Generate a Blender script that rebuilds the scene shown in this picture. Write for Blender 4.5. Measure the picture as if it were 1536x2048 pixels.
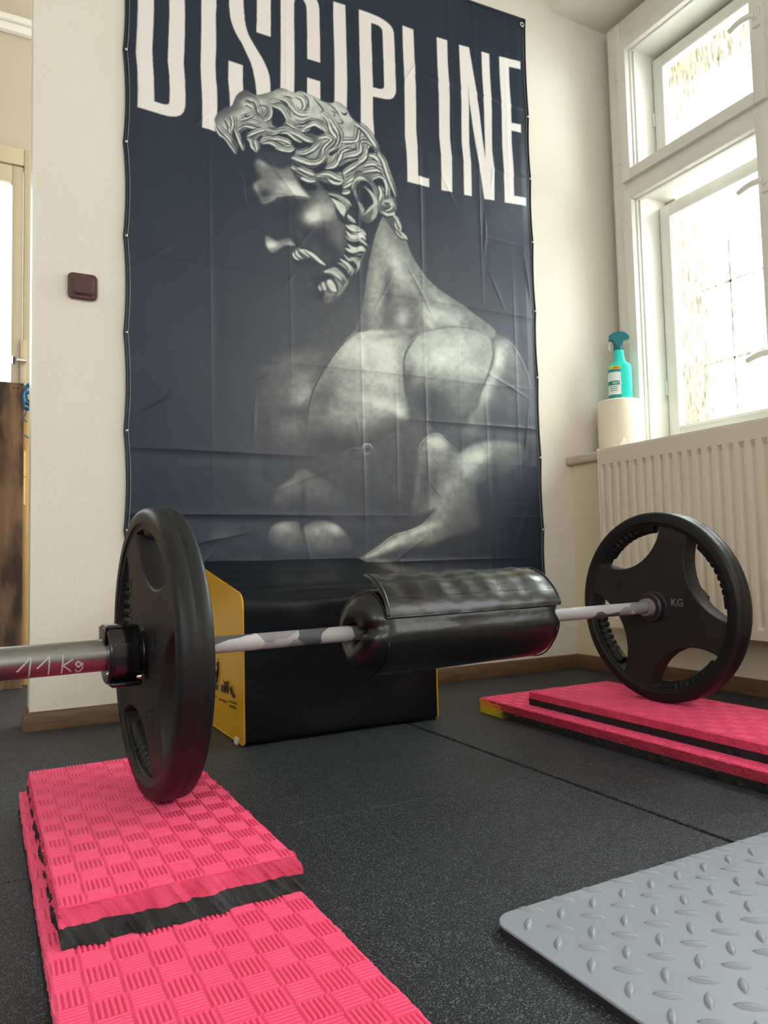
import bpy, bmesh, math, random
import numpy as np
from mathutils import Matrix, Vector

# ------------------------------------------------------------------ camera, light, exposure
SC = bpy.context.scene
for o in list(bpy.data.objects): bpy.data.objects.remove(o)
COL = SC.collection
cam_data = bpy.data.cameras.new('camera'); cam = bpy.data.objects.new('camera', cam_data); COL.objects.link(cam)
cam_data.sensor_fit = 'HORIZONTAL'; cam_data.sensor_width = 36; cam_data.lens = 36*1486.74/1536; cam_data.clip_start = .02
cam.matrix_world = Matrix(((.88031939, -.0088681, -.47429857, -2.0926254), (-.47379218, -.06625613, -.8781407, -2.29766225), (-.02363775, .99776324, -.0625282, .45), (0, 0, 0, 1)))
SC.camera = cam
W = bpy.data.worlds.new('overcast'); SC.world = W; W.use_nodes = True
W.node_tree.nodes['Background'].inputs[0].default_value = (.93, .975, 1., 1)
W.node_tree.nodes['Background'].inputs[1].default_value = 4.0
def area(name, loc, target, sx, sy, power, color=(1, 1, 1)):
    d = bpy.data.lights.new(name, 'AREA'); d.shape = 'RECTANGLE'; d.size = sx; d.size_y = sy; d.energy = power; d.color = color
    o = bpy.data.objects.new(name, d); COL.objects.link(o); o.location = loc
    o.rotation_euler = (Vector(target)-Vector(loc)).to_track_quat('-Z', 'Y').to_euler(); return o
area("daylight_window", (1.3, -.8, 2.2), (-1.2, -1.1, .6), 1.9, 2.0, 170, (.97, .99, 1.))
SC.view_settings.view_transform = 'Standard'; SC.view_settings.look = 'None'
SC.view_settings.exposure = .42; SC.view_settings.gamma = 1; SC.view_settings.use_curve_mapping = False

# ------------------------------------------------------------------ helpers
def srgb(r, g, b):
    f = lambda c: c/12.92 if c <= .04045 else ((c+.055)/1.055)**2.4
    return (f(r/255), f(g/255), f(b/255), 1.)
def mat(name, col, rough=.5, metal=0., col2=None, nscale=8., ncontrast=.5, bump=0., bscale=60., bdist=.002, coat=0., spec=.5, trans=0., stretch=None, ior=1.45):
    m = bpy.data.materials.new(name); m.use_nodes = True; nt = m.node_tree; N = nt.nodes; L = nt.links; p = N['Principled BSDF']
    p.inputs['Base Color'].default_value = col; p.inputs['Roughness'].default_value = rough; p.inputs['Metallic'].default_value = metal
    p.inputs['Coat Weight'].default_value = coat; p.inputs['Specular IOR Level'].default_value = spec; p.inputs['Transmission Weight'].default_value = trans; p.inputs['IOR'].default_value = ior
    tc = N.new('ShaderNodeTexCoord'); mp = N.new('ShaderNodeMapping'); L.new(tc.outputs['Object'], mp.inputs[0])
    if stretch: mp.inputs['Scale'].default_value = stretch
    if col2 is not None:
        n = N.new('ShaderNodeTexNoise'); n.inputs['Scale'].default_value = nscale; n.inputs['Detail'].default_value = 6; L.new(mp.outputs[0], n.inputs['Vector'])
        r = N.new('ShaderNodeValToRGB'); r.color_ramp.elements[0].position = .5-ncontrast*.5; r.color_ramp.elements[1].position = .5+ncontrast*.5
        r.color_ramp.elements[0].color = col; r.color_ramp.elements[1].color = col2
        L.new(n.outputs['Fac'], r.inputs[0]); L.new(r.outputs[0], p.inputs['Base Color'])
    if bump:
        n = N.new('ShaderNodeTexNoise'); n.inputs['Scale'].default_value = bscale; n.inputs['Detail'].default_value = 4; L.new(mp.outputs[0], n.inputs['Vector'])
        b = N.new('ShaderNodeBump'); b.inputs['Strength'].default_value = bump; b.inputs['Distance'].default_value = bdist
        L.new(n.outputs['Fac'], b.inputs['Height']); L.new(b.outputs[0], p.inputs['Normal'])
    return m
def node(m, kind, **kw):
    n = m.node_tree.nodes.new(kind)
    for k, v in kw.items(): setattr(n, k, v)
    return n
def link_obj(name, me, m=None, parent=None, smooth=False):
    o = bpy.data.objects.new(name, me); COL.objects.link(o)
    if m is not None:
        me.materials.clear(); me.materials.append(m)
    if parent is not None: o.parent = parent
    if smooth: me.shade_smooth()
    return o
def meshd(name, v, f):
    me = bpy.data.meshes.new(name); me.from_pydata([tuple(map(float, q)) for q in v], [], [tuple(int(i) for i in q) for q in f]); me.update(); return me
def obj(name, v, f, m, parent=None, smooth=False): return link_obj(name, meshd(name, v, f), m, parent, smooth)
def tag(o, label, cat, group=None, kind=None):
    o['label'] = label; o['category'] = cat
    if group: o['group'] = group
    if kind: o['kind'] = kind
    return o
def empty(name, loc=(0, 0, 0), M=None):
    o = bpy.data.objects.new(name, None); COL.objects.link(o); o.empty_display_size = .05
    if M is not None: o.matrix_world = M
    else: o.location = loc
    return o
class MB:
    def __init__(s): s.v = []; s.f = []
    def add(s, v, f):
        b = len(s.v); s.v += [tuple(q) for q in v]; s.f += [tuple(i+b for i in q) for q in f]; return s
    def box(s, x0, x1, y0, y1, z0, z1, bev=0., seg=2):
        bm = bmesh.new(); bmesh.ops.create_cube(bm, size=1)
        for q in bm.verts: q.co = Vector(((x0+x1)/2+q.co.x*(x1-x0), (y0+y1)/2+q.co.y*(y1-y0), (z0+z1)/2+q.co.z*(z1-z0)))
        if bev: bmesh.ops.bevel(bm, geom=bm.edges[:], offset=bev, segments=seg, profile=.5, affect='EDGES')
        bm.verts.index_update(); s.add([q.co[:] for q in bm.verts], [[q.index for q in fc.verts] for fc in bm.faces]); bm.free(); return s
    def tube(s, pts, r, n=10, caps=True, closed=False):
        P = [Vector(p) for p in pts]; K_ = len(P); rr = r if hasattr(r, '__len__') else [r]*K_; v = []; f = []; up = None
        for i in range(K_):
            t = (P[(i+1) % K_]-P[i-1]) if closed else P[min(i+1, K_-1)]-P[max(i-1, 0)]
            t.normalize()
            if up is None: up = t.orthogonal().normalized()
            else: up = (up-t*up.dot(t)).normalized()
            w = t.cross(up)
            v += [(P[i]+(up*math.cos(a)+w*math.sin(a))*rr[i])[:] for a in [2*math.pi*k/n for k in range(n)]]
        for i in range(K_ if closed else K_-1):
            for k in range(n):
                a, b = i*n+k, i*n+(k+1) % n; c, d = ((i+1) % K_)*n+(k+1) % n, ((i+1) % K_)*n+k
                f.append((a, b, c, d))
        if caps and not closed: f += [tuple(range(n))[::-1], tuple((K_-1)*n+k for k in range(n))]
        return s.add(v, f)
    def lathe(s, prof, n=48, axis='X', caps=False):
        """prof: (axial, radius) pairs, turned round the axis"""
        v = []; f = []
        for a, r in prof:
            for k in range(n):
                t = 2*math.pi*k/n; c, q = r*math.cos(t), r*math.sin(t)
                v.append((a, c, q) if axis == 'X' else (c, q, a))
        for i in range(len(prof)-1):
            for k in range(n): f.append((i*n+k, i*n+(k+1) % n, (i+1)*n+(k+1) % n, (i+1)*n+k))
        if caps: f += [tuple(range(n)), tuple((len(prof)-1)*n+k for k in range(n))]
        return s.add(v, f)
    def build(s, name, m, parent=None, smooth=False): return obj(name, s.v, s.f, m, parent, smooth)
def smooth_by_angle(o, deg=35):
    o.data.shade_smooth()
    bm = bmesh.new(); bm.from_mesh(o.data)
    for e in bm.edges:
        if len(e.link_faces) == 2 and e.calc_face_angle(0) > math.radians(deg): e.smooth = False
    bm.to_mesh(o.data); bm.free(); return o
def curve_mesh(name, splines, extrude, bevel, res=2, text=None, size=1.):
    if text is None:
        cu = bpy.data.curves.new(name, 'CURVE'); cu.dimensions = '2D'; cu.fill_mode = 'BOTH'
        for P in splines:
            sp = cu.splines.new('POLY'); sp.points.add(len(P)-1); sp.use_cyclic_u = True
            for q, p in zip(sp.points, P): q.co = (p[0], p[1], 0, 1)
    else:
        cu = bpy.data.curves.new(name, 'FONT'); cu.body = text; cu.size = size; cu.resolution_u = 3
    cu.extrude = extrude; cu.bevel_depth = bevel; cu.bevel_resolution = res
    o = bpy.data.objects.new(name, cu); COL.objects.link(o)
    dg = bpy.context.evaluated_depsgraph_get(); me = bpy.data.meshes.new_from_object(o.evaluated_get(dg)); me.name = name
    bpy.data.objects.remove(o); bpy.data.curves.remove(cu); return me
def frame(origin, right, up):
    r = Vector(right).normalized(); u = Vector(up); u = (u-r*u.dot(r)).normalized(); n = r.cross(u)
    return Matrix(((r.x, u.x, n.x, origin[0]), (r.y, u.y, n.y, origin[1]), (r.z, u.z, n.z, origin[2]), (0, 0, 0, 1)))
def lettering_mesh(text, height, width=None, depth=.0004):
    me = curve_mesh('lettering', None, depth, 0, text=text, size=1)
    v = np.array([q.co[:] for q in me.vertices]); lo, hi = v.min(0), v.max(0)
    sy = height/(hi[1]-lo[1]); sx = width/(hi[0]-lo[0]) if width else sy
    me.transform(Matrix.Translation((-lo[0]*sx, -lo[1]*sy, 0)) @ Matrix.Diagonal((sx, sy, 1, 1))); return me
def noise3(P, seed=0):
    """cheap smooth noise for a point array"""
    P = np.asarray(P, float); i = np.floor(P).astype(np.int64); f = P-i; f = f*f*(3-2*f); out = np.zeros(len(P))
    for dx in (0, 1):
        for dy in (0, 1):
            for dz in (0, 1):
                n = (i[:, 0]+dx)*374761393+(i[:, 1]+dy)*668265263+(i[:, 2]+dz)*2147483647+seed*144665
                n = (n ^ (n >> 13))*1274126177; n = (n ^ (n >> 16)) & 0xffff
                out += n/65535.*np.where(dx, f[:, 0], 1-f[:, 0])*np.where(dy, f[:, 1], 1-f[:, 1])*np.where(dz, f[:, 2], 1-f[:, 2])
    return out-.5

# ------------------------------------------------------------------ materials of the setting
M = {}
M['wall'] = mat('cream_plaster', (.755, .70, .60, 1), .85, col2=(.79, .74, .645, 1), nscale=1.4, bump=.35, bscale=130, bdist=.003, spec=.25)
M['parapet'] = mat('bounce_tinted_plaster', (.70, .60, .43, 1), .85, col2=(.74, .645, .48, 1), nscale=1.4, bump=.3, bscale=130, bdist=.003, spec=.25)  # cream plaster with the warm bounced light put into its colour
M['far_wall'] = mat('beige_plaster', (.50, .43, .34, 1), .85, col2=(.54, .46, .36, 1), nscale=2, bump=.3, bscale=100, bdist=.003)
M['white_paint'] = mat('white_gloss_paint', (.78, .755, .68, 1), .38, col2=(.72, .69, .61, 1), nscale=5, bump=.12, bscale=25, bdist=.002)
M['beige_paint'] = mat('beige_gloss_paint', (.52, .44, .31, 1), .4, col2=(.47, .39, .27, 1), nscale=4, bump=.1, bscale=30)
M['yellow_paint'] = mat('ochre_paint', (.62, .40, .13, 1), .45, col2=(.50, .31, .1, 1), nscale=7)
M['ceiling'] = mat('ceiling_paint', (.8, .75, .66, 1), .9, bump=.2, bscale=90)
M['wood_trim'] = mat('oak_skirting', (.085, .045, .021, 1), .45, col2=(.17, .095, .045, 1), nscale=9, stretch=(1.5, 1.5, 14), bump=.15, bscale=30)
M['subfloor'] = mat('black_subfloor', (.008, .008, .009, 1), .9)
M['render'] = mat('outside_render', (.36, .31, .21, 1), .9, bump=.4, bscale=60)
M['chrome'] = mat('chrome', (.7, .7, .7, 1), .2, 1.)
M['handle'] = mat('cream_plastic', (.72, .70, .64, 1), .35)
M['grille'] = mat('white_grille_paint', (.85, .84, .8, 1), .5)
M['sill'] = mat('sill_varnish', (.60, .50, .40, 1), .4, col2=(.52, .42, .32, 1), nscale=5, stretch=(1, 6, 1))
def rubber_floor():
    m = bpy.data.materials.new('rubber_crumb'); m.use_nodes = True; nt = m.node_tree; N = nt.nodes; L = nt.links; p = N['Principled BSDF']
    tc = N.new('ShaderNodeTexCoord')
    geo = N.new('ShaderNodeNewGeometry')
    n1 = N.new('ShaderNodeTexNoise'); n1.inputs['Scale'].default_value = 420; n1.inputs['Detail'].default_value = 3
    n2 = N.new('ShaderNodeTexVoronoi'); n2.inputs['Scale'].default_value = 620
    n3 = N.new('ShaderNodeTexNoise'); n3.inputs['Scale'].default_value = 2.2; n3.inputs['Detail'].default_value = 4
    for n in (n1, n2, n3): L.new(geo.outputs['Position'], n.inputs['Vector'])
    r1 = N.new('ShaderNodeValToRGB'); e = r1.color_ramp.elements; e[0].position = .36; e[0].color = (.004, .005, .0075, 1); e[1].position = .66; e[1].color = (.056, .065, .080, 1)
    L.new(n1.outputs['Fac'], r1.inputs[0])
    r2 = N.new('ShaderNodeValToRGB'); e = r2.color_ramp.elements; e[0].position = .80; e[0].color = (0, 0, 0, 1); e[1].position = .95; e[1].color = (.15, .16, .17, 1)
    sep = N.new('ShaderNodeSeparateColor'); L.new(n2.outputs['Color'], sep.inputs[0]); L.new(sep.outputs[0], r2.inputs[0])
    ad = N.new('ShaderNodeMix'); ad.data_type = 'RGBA'; ad.blend_type = 'ADD'; ad.inputs[0].default_value = 1
    L.new(r1.outputs[0], ad.inputs[6]); L.new(r2.outputs[0], ad.inputs[7])
    mu = N.new('ShaderNodeMix'); mu.data_type = 'RGBA'; mu.blend_type = 'MULTIPLY'; mu.inputs[0].default_value = .5
    L.new(ad.outputs[2], mu.inputs[6]); L.new(n3.outputs['Fac'], mu.inputs[7]); L.new(mu.outputs[2], p.inputs['Base Color'])
    b = N.new('ShaderNodeBump'); b.inputs['Strength'].default_value = .9; b.inputs['Distance'].default_value = .0018; L.new(n1.outputs['Fac'], b.inputs['Height']); L.new(b.outputs[0], p.inputs['Normal'])
    p.inputs['Roughness'].default_value = .5; p.inputs['Specular IOR Level'].default_value = .33
    return m
M['rubber'] = rubber_floor()
def clear_glass(name, tint, rip):
    m = bpy.data.materials.new(name); m.use_nodes = True; nt = m.node_tree; N = nt.nodes; L = nt.links; N.remove(N['Principled BSDF'])
    t = N.new('ShaderNodeBsdfTransparent'); t.inputs[0].default_value = tint; g = N.new('ShaderNodeBsdfGlossy'); g.inputs['Roughness'].default_value = .06
    mx = N.new('ShaderNodeMixShader'); fr = N.new('ShaderNodeLayerWeight'); fr.inputs['Blend'].default_value = .5; pw = N.new('ShaderNodeMath'); pw.operation = 'POWER'; pw.inputs[1].default_value = 4.; L.new(fr.outputs['Facing'], pw.inputs[0]); sc = N.new('ShaderNodeMath'); sc.operation = 'MULTIPLY_ADD'; sc.inputs[1].default_value = .35; sc.inputs[2].default_value = .03; L.new(pw.outputs[0], sc.inputs[0])
    L.new(sc.outputs[0], mx.inputs[0]); L.new(t.outputs[0], mx.inputs[1]); L.new(g.outputs[0], mx.inputs[2]); L.new(mx.outputs[0], N['Material Output'].inputs[0])
    if rip:
        tc = N.new('ShaderNodeTexCoord'); mp = N.new('ShaderNodeMapping'); mp.inputs['Scale'].default_value = (1, 9, 1.2); L.new(tc.outputs['Object'], mp.inputs[0])
        n = N.new('ShaderNodeTexNoise'); n.inputs['Scale'].default_value = 16; n.inputs['Detail'].default_value = 5; L.new(mp.outputs[0], n.inputs['Vector'])
        b = N.new('ShaderNodeBump'); b.inputs['Strength'].default_value = .6; b.inputs['Distance'].default_value = .004; L.new(n.outputs['Fac'], b.inputs['Height']); L.new(b.outputs[0], g.inputs['Normal'])
        r = N.new('ShaderNodeValToRGB'); r.color_ramp.elements[0].position = .38; r.color_ramp.elements[0].color = (.58, .59, .58, 1); r.color_ramp.elements[1].position = .47; r.color_ramp.elements[1].color = tint; L.new(n.outputs['Fac'], r.inputs[0]); L.new(r.outputs[0], t.inputs[0])
    return m
M['glass'] = clear_glass('clear_pane', (.97, .985, .98, 1), False)
M['ripple_glass'] = clear_glass('rippled_pane', (.95, .97, .97, 1), True)

# ------------------------------------------------------------------ the room shell
def struct(o, label, cat): return tag(o, label, cat, kind='structure')
floor = MB().box(-4.2, .35, -5.2, 1.2, -.12, -.012).build('floor', M['subfloor']); struct(floor, 'black speckled rubber crumb tile floor', 'floor')
# rubber tiles, one object each
xs = [-4.27, -3.25, -2.25, -1.068, -.066, .03]; ys = [-5.08, -4.08, -3.08, -2.08, -1.072, -.07, .93]
cache = {}
for i in range(len(xs)-1):
    for j in range(len(ys)-1):
        w, d = xs[i+1]-xs[i]-.008, ys[j+1]-ys[j]-.0014
        if xs[i] > -2.0 and ys[j] > -.5: d = .056                      # cut along the wall
        key = (round(w, 4), round(d, 4))
        if key not in cache:
            b = MB().box(0, w, 0, d, 0, .0118, .0022, 2); cache[key] = meshd('rubber_tile', b.v, b.f); cache[key].materials.append(M['rubber'])
        o = link_obj('rubber_tile', cache[key], None, floor); o.location = (xs[i]+.004, ys[j]+.0005, -.0118)
# back wall (partition with a free end on the left)
wb = MB().box(-1.973, .75, 0, .1, 0, 3.05, .003, 1).build('wall_back', M['wall']); struct(wb, 'cream plastered partition wall behind the banner', 'wall')
bead = MB().box(-1.9765, -1.970, -.002, .102, .05, 3.04).build('corner_bead', M['white_paint'], wb)
# window wall: parapet, lintel, niche
wr = MB().box(.022, .33, -4.5, 0, 0, .81).box(.33, .5, -4.5, 0, 0, .85).box(.33, .62, -.04, 0, .84, 2.7515).box(.33, .62, -4.5, -.04, 2.72, 2.7515).box(.012, .5, -2.05, -1.62, .0, 3.05).box(.012, .5, -4.5, -3.6, .0, 3.05).build('wall_right', M['parapet'])  # unseen bare opening between the piers, added for more light from the right
lt_ = MB().box(.012, .62, -4.5, -.0003, 2.752, 3.049).build('trim_4', M['ceiling']); struct(lt_, 'cream lintel soffit above the window niche', 'lintel')
struct(wr, 'cream parapet wall and niche around the tall window', 'wall')
wz = MB().box(-4.2, .5, -5.3, -5.2, 0, 1.1).box(-4.2, .5, -5.3, -5.2, 2.75, 3.05).box(-4.2, -3.7, -5.3, -5.2, 1.1, 2.75).box(-2.2, .5, -5.3, -5.2, 1.1, 2.75).build('wall_rear', M['wall']); struct(wz, 'unseen cream wall opposite the banner with an opening added for light', 'wall')  # unseen wall added to cut frontal light, its opening shaped for daylight
wl = MB().box(-4.3, -4.2, -5.3, 1.4, 0, .9).box(-4.3, -4.2, -5.3, 1.4, 2.75, 3.05).box(-4.3, -4.2, -5.3, -4.3, .9, 2.75).box(-4.3, -4.2, -2.9, 1.4, .9, 2.75).build('wall_left', M['wall']); struct(wl, 'unseen cream wall on the far side of the gym with an opening added for light', 'wall')  # unseen wall, its opening placed and sized to bring light from the left
struct(MB().box(-4.2, .6, -5.2, 1.4, 3.05, 3.12).build('ceiling', M['ceiling']), 'plain cream ceiling above the window niche', 'ceiling')
# skirting boards
def skirting(name, pts, parent=None):
    """profile swept along a floor line; pts in plan, room side on the left of the walk"""
    prof = [(0, 0), (.016, 0), (.016, .030), (.013, .040), (.009, .047), (.003, .050), (0, .050)]; v = []; f = []; n = len(prof)
    for k, p in enumerate(pts):
        p = Vector(p); d0 = (Vector(pts[k])-Vector(pts[k-1])).normalized() if k else None; d1 = (Vector(pts[k+1])-p).normalized() if k < len(pts)-1 else None
        nn = []
        for d in (d0, d1):
            if d is not None: nn.append(Vector((-d.y, d.x)))
        m = sum(nn, Vector((0, 0))); m = m/max(m.length_squared, 1e-6)*(1 if len(nn) == 1 else 2)
        if len(nn) == 1: m = nn[0]
        v += [(p.x+m.x*a, p.y+m.y*a, z) for a, z in prof]
    for k in range(len(pts)-1):
        for i in range(n): f.append((k*n+i, k*n+(i+1) % n, (k+1)*n+(i+1) % n, (k+1)*n+i))
    f += [tuple(range(n))[::-1], tuple((len(pts)-1)*n+i for i in range(n))]
    o = obj(name, v, f, M['wood_trim'], parent); smooth_by_angle(o, 30); return o
struct(skirting('baseboard_back', [(.021, -.0003), (-1.9768, -.0003), (-1.9768, .099)]), 'brown oak skirting along the banner wall, wrapped round its free end', 'baseboard')
struct(skirting('baseboard_right', [(.0217, -3.2), (.0217, -.0165)]), 'brown oak skirting below the radiator', 'baseboard')
# window sill
sill = MB().box(-.006, .329, -1.619, -.0005, .811, .846, .009, 3).build('trim_1', M['sill']); smooth_by_angle(sill); struct(sill, 'light varnished window sill board carrying the paper roll', 'sill')

# window: inner casements, box lining, outer casements, grille outside
def rect_frame(mb, x0, x1, ya, yb, za, zb, w, wb_=None, bev=.004):
    """ya > yb; members of width w"""
    wb_ = wb_ or w
    mb.box(x0, x1, ya-w, ya, za, zb, bev); mb.box(x0, x1, yb, yb+w, za, zb, bev); mb.box(x0, x1, yb+w-.001, ya-w+.001, zb-w, zb, bev); mb.box(x0, x1, yb+w-.001, ya-w+.001, za, za+wb_, bev); return mb
def window(name, y, label):
    root = empty(name, (.33, y, .846)); struct(root, label, 'window')
    def part(mb, n, m, parent=root, sm=True):
        mb.v = [(a-.33, b, c-.846) for a, b, c in mb.v]; o = mb.build(n, m, parent)
        if sm: smooth_by_angle(o)
        return o
    part(MB().box(.285, .33, -.112, -.045, .847, 2.718, .004).box(.285, .33, -.79, -.112, 2.612, 2.718, .004).box(.282, .33, -.79, -.112, 1.957, 2.012, .005).box(.276, .292, -.79, -.10, 1.966, 1.986, .006).box(.285, .33, -.80, -.765, .847, 2.612, .004), 'window_frame', M['white_paint'])
    part(MB().box(.302, .45, -.172, -.045, .847, 2.715).box(.302, .45, -.79, -.172, 2.565, 2.715).box(.302, .45, -.79, -.172, 1.93, 2.04).box(.302, .45, -.80, -.735, .847, 2.63).box(.302, .45, -.79, -.172, .846, .90), 'box_lining', M['white_paint'])
    for za, zb, hz in ((2.003, 2.612, (2.30,)), (.848, 1.966, (1.71, 1.115))):
        s = part(rect_frame(MB(), .262, .300, -.112, -.770, za, zb, .047), 'sash', M['white_paint'])
        part(rect_frame(MB(), .288, .31, -.155, -.727, za+.043, zb-.043, .010, bev=.003), 'glazing_bead', M['white_paint'], s)
        part(MB().box(.292, .295, -.722, -.158, za+.045, zb-.045), 'pane', M['glass'], s, False)
        for z in hz:
            h = MB().box(.252, .263, -.768, -.738, z-.036, z+.034, .005, 3); h.lathe([(.236, 0), (.236, .010), (.24, .0125), (.255, .0125)], 16)
            h.v = [(a, b, c) if k < len(h.v)-64 else (a, b-.753, c+z) for k, (a, b, c) in enumerate(h.v)]
            pts = [(.243, -.753, z), (.236, -.742, z+.001), (.228, -.722, z-.001), (.224, -.70, z-.006), (.224, -.672, z-.014)]
            h.tube(pts, [.011, .011, .0105, .010, .009], 12); part(h, 'window_handle', M['handle'], s)
        for z in ((za+.12, zb-.12) if zb > 2.2 else (za+.16, za+.5, zb-.12)):
            part(MB().tube([(.268, -.108, z-.032), (.268, -.108, z-.001)], .0055, 8).tube([(.268, -.108, z+.001), (.268, -.108, z+.032)], .0055, 8), 'hinge', M['white_paint'], s)
        so = part(rect_frame(MB(), .405, .445, -.178, -.745, za+.03, zb-.07, .052, .075), 'outer_sash', M['white_paint'])
        part(rect_frame(MB(), .398, .412, -.222, -.70, za+.10, zb-.115, .013, bev=.004), 'glazing_bead', M['white_paint'], so)
        part(MB().box(.428, .432, -.695, -.225, za+.10, zb-.118), 'rippled_pane', M['ripple_glass'], so, False)
        part(MB().tube([(.402, -.176, za+.25), (.402, -.176, za+.31)], .005, 8), 'hinge', M['white_paint'], so)
    return root
window('window_1', 0, 'white double casement window with small upper sash beside the banner wall')
window('window_2', -.745, 'unseen second white double casement window further along the sill, added for daylight')  # out of view, added for the daylight it lets in
# outer reveal and grille (seen through the rippled panes)
rv = MB().box(.45, .62, -.225, -.02, .8, 2.78).box(.45, .62, -1.7, -.22, 2.50, 2.78).box(.45, .66, -1.7, -.22, .80, .925).build('trim_2', M['render']); struct(rv, 'sandy rendered reveal outside the window panes', 'reveal')
gr = empty('window_grille', (.60, -.5, .93)); tag(gr, 'pale painted metal grille outside the window panes', 'grille')
for k in range(6): MB().box(-.004, .004, .5-.36-k*.17, .5-.353-k*.17, .0, 1.57).build('grille_bar', M['grille'], gr)
for z in (.30, .62, 1.02): MB().box(-.004, .004, -.68, .278, z, z+.009).build('grille_rail', M['grille'], gr)

# ------------------------------------------------------------------ the room beyond the free wall end
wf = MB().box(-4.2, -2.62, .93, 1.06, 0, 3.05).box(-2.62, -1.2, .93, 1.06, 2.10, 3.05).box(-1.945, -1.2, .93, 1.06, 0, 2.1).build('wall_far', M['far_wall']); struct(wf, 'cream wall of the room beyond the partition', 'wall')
tr = MB().box(-4.2, -1.2, .90, .93, 2.60, 2.635, .006).box(-4.2, -1.2, .885, .93, 2.635, 2.66, .006).build('trim_3', M['white_paint']); struct(tr, 'cream picture rail high on the far wall', 'moulding')
dr = empty('door_1', (-2.3, .93, 0)); struct(dr, 'beige glazed door with chrome handle beyond the partition', 'door')
def dpart(mb, n, m, parent=dr):
    mb.v = [(a+2.3, b-.93, c) for a, b, c in mb.v]; o = mb.build(n, m, parent); smooth_by_angle(o); return o
dpart(MB().box(-1.962, -1.925, .90, .96, 0, 2.12, .004).box(-2.62, -1.962, .90, .96, 2.05, 2.12, .004).box(-2.66, -2.62, .90, .96, 0, 2.12, .004), 'door_frame', M['beige_paint'])
leaf = dpart(MB().box(-2.003, -1.964, .905, .945, .01, 2.045, .003).box(-2.61, -2.54, .905, .945, .01, 2.045, .003).box(-2.54, -2.003, .905, .945, 1.975, 2.045, .003).box(-2.54, -2.003, .905, .945, .01, .16, .003).box(-2.54, -2.003, .905, .945, .86, .98, .003), 'door_leaf', M['beige_paint'])
dpart(MB().box(-2.545, -2.0, .92, .926, .975, 1.98), 'pane', M['glass'], leaf)
dpart(MB().box(-2.545, -2.0, .915, .93, .155, .865), 'lower_panel', M['yellow_paint'], leaf)
dpart(MB().box(-1.962, -1.936, .888, .902, 0, 1.12, .004), 'cover_strip', M['yellow_paint'])
dpart(MB().tube([(-1.9585, .884, .80), (-1.9585, .884, .90)], .008, 10).tube([(-1.9585, .884, .69), (-1.9585, .884, .797)], .008, 10), 'hinge', M['yellow_paint'])
dpart(MB().box(-1.972, -1.950, .893, .902, 1.16, 1.34, .003), 'lock_plate', M['beige_paint'], leaf)
dpart(MB().tube([(-1.958, .90, 1.25), (-1.958, .86, 1.25)], .008, 12).tube([(-1.952, .862, 1.25), (-1.995, .862, 1.25)], .0085, 12).tube([(-1.993, .866, 1.238), (-1.993, .845, 1.262)], .009, 8), 'door_handle', M['chrome'], leaf)

# ------------------------------------------------------------------ the print on the banner
# ---- artwork painter: scalar canvas in artwork units ----
AX0, AY0, AW, AH = 228, -290, 880, 1480
CV = np.zeros((AH, AW), np.float32)      # tone of the picture
LT = np.zeros((AH, AW), np.float32)      # white lettering
def crom(pts, closed, n=4):
    P = np.array(pts, float); N = len(P); out = []
    for i in range(N if closed else N-1):
        if closed: a, b, c, d = P[(i-1) % N], P[i], P[(i+1) % N], P[(i+2) % N]
        else: a, b, c, d = P[max(i-1, 0)], P[i], P[i+1], P[min(i+2, N-1)]
        for k in range(n):
            t = k/n
            out.append(.5*(2*b+(c-a)*t+(2*a-5*b+4*c-d)*t*t+(3*b-3*c+d-a)*t**3))
    if not closed: out.append(P[-1])
    return np.array(out)
def window(P, pad):
    x0 = max(int(P[:, 0].min()-pad-AX0), 0); x1 = min(int(P[:, 0].max()+pad-AX0)+2, AW)
    y0 = max(int(P[:, 1].min()-pad-AY0), 0); y1 = min(int(P[:, 1].max()+pad-AY0)+2, AH)
    X, Y = np.meshgrid(np.arange(x0, x1)+AX0+.5, np.arange(y0, y1)+AY0+.5)
    return (slice(y0, y1), slice(x0, x1)), X.astype(np.float32), Y.astype(np.float32)
def poly_mask(pts, soft=1., smooth=True):
    P = crom(pts, True) if smooth else np.array(pts, float)
    sl, X, Y = window(P, soft*1.5+2)
    if X.size == 0: return sl, X
    D = np.full(X.shape, 1e9, np.float32); ins = np.zeros(X.shape, bool)
    for a, b in zip(P, np.roll(P, -1, 0)):
        dx, dy = b-a; L = dx*dx+dy*dy+1e-9
        t = np.clip(((X-a[0])*dx+(Y-a[1])*dy)/L, 0, 1)
        np.minimum(D, (X-a[0]-t*dx)**2+(Y-a[1]-t*dy)**2, out=D)
        if dy != 0:
            c = (Y >= a[1]) != (Y >= b[1])
            ins ^= c & (X < a[0]+(Y-a[1])*dx/dy)
    D = np.sqrt(D); D[ins] *= -1
    m = np.clip(.5-D/(2*soft), 0, 1)
    return sl, m*m*(3-2*m) if soft > 1.2 else m
def put(sl, m, v, alpha=1.):
    if m.size == 0: return
    m = m*alpha
    CV[sl] = CV[sl]*(1-m)+v*m; LT[sl] *= (1-m)
def Q(pts, v, soft=.8, alpha=1., smooth=True): put(*poly_mask(pts, soft, smooth), v, alpha)
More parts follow.
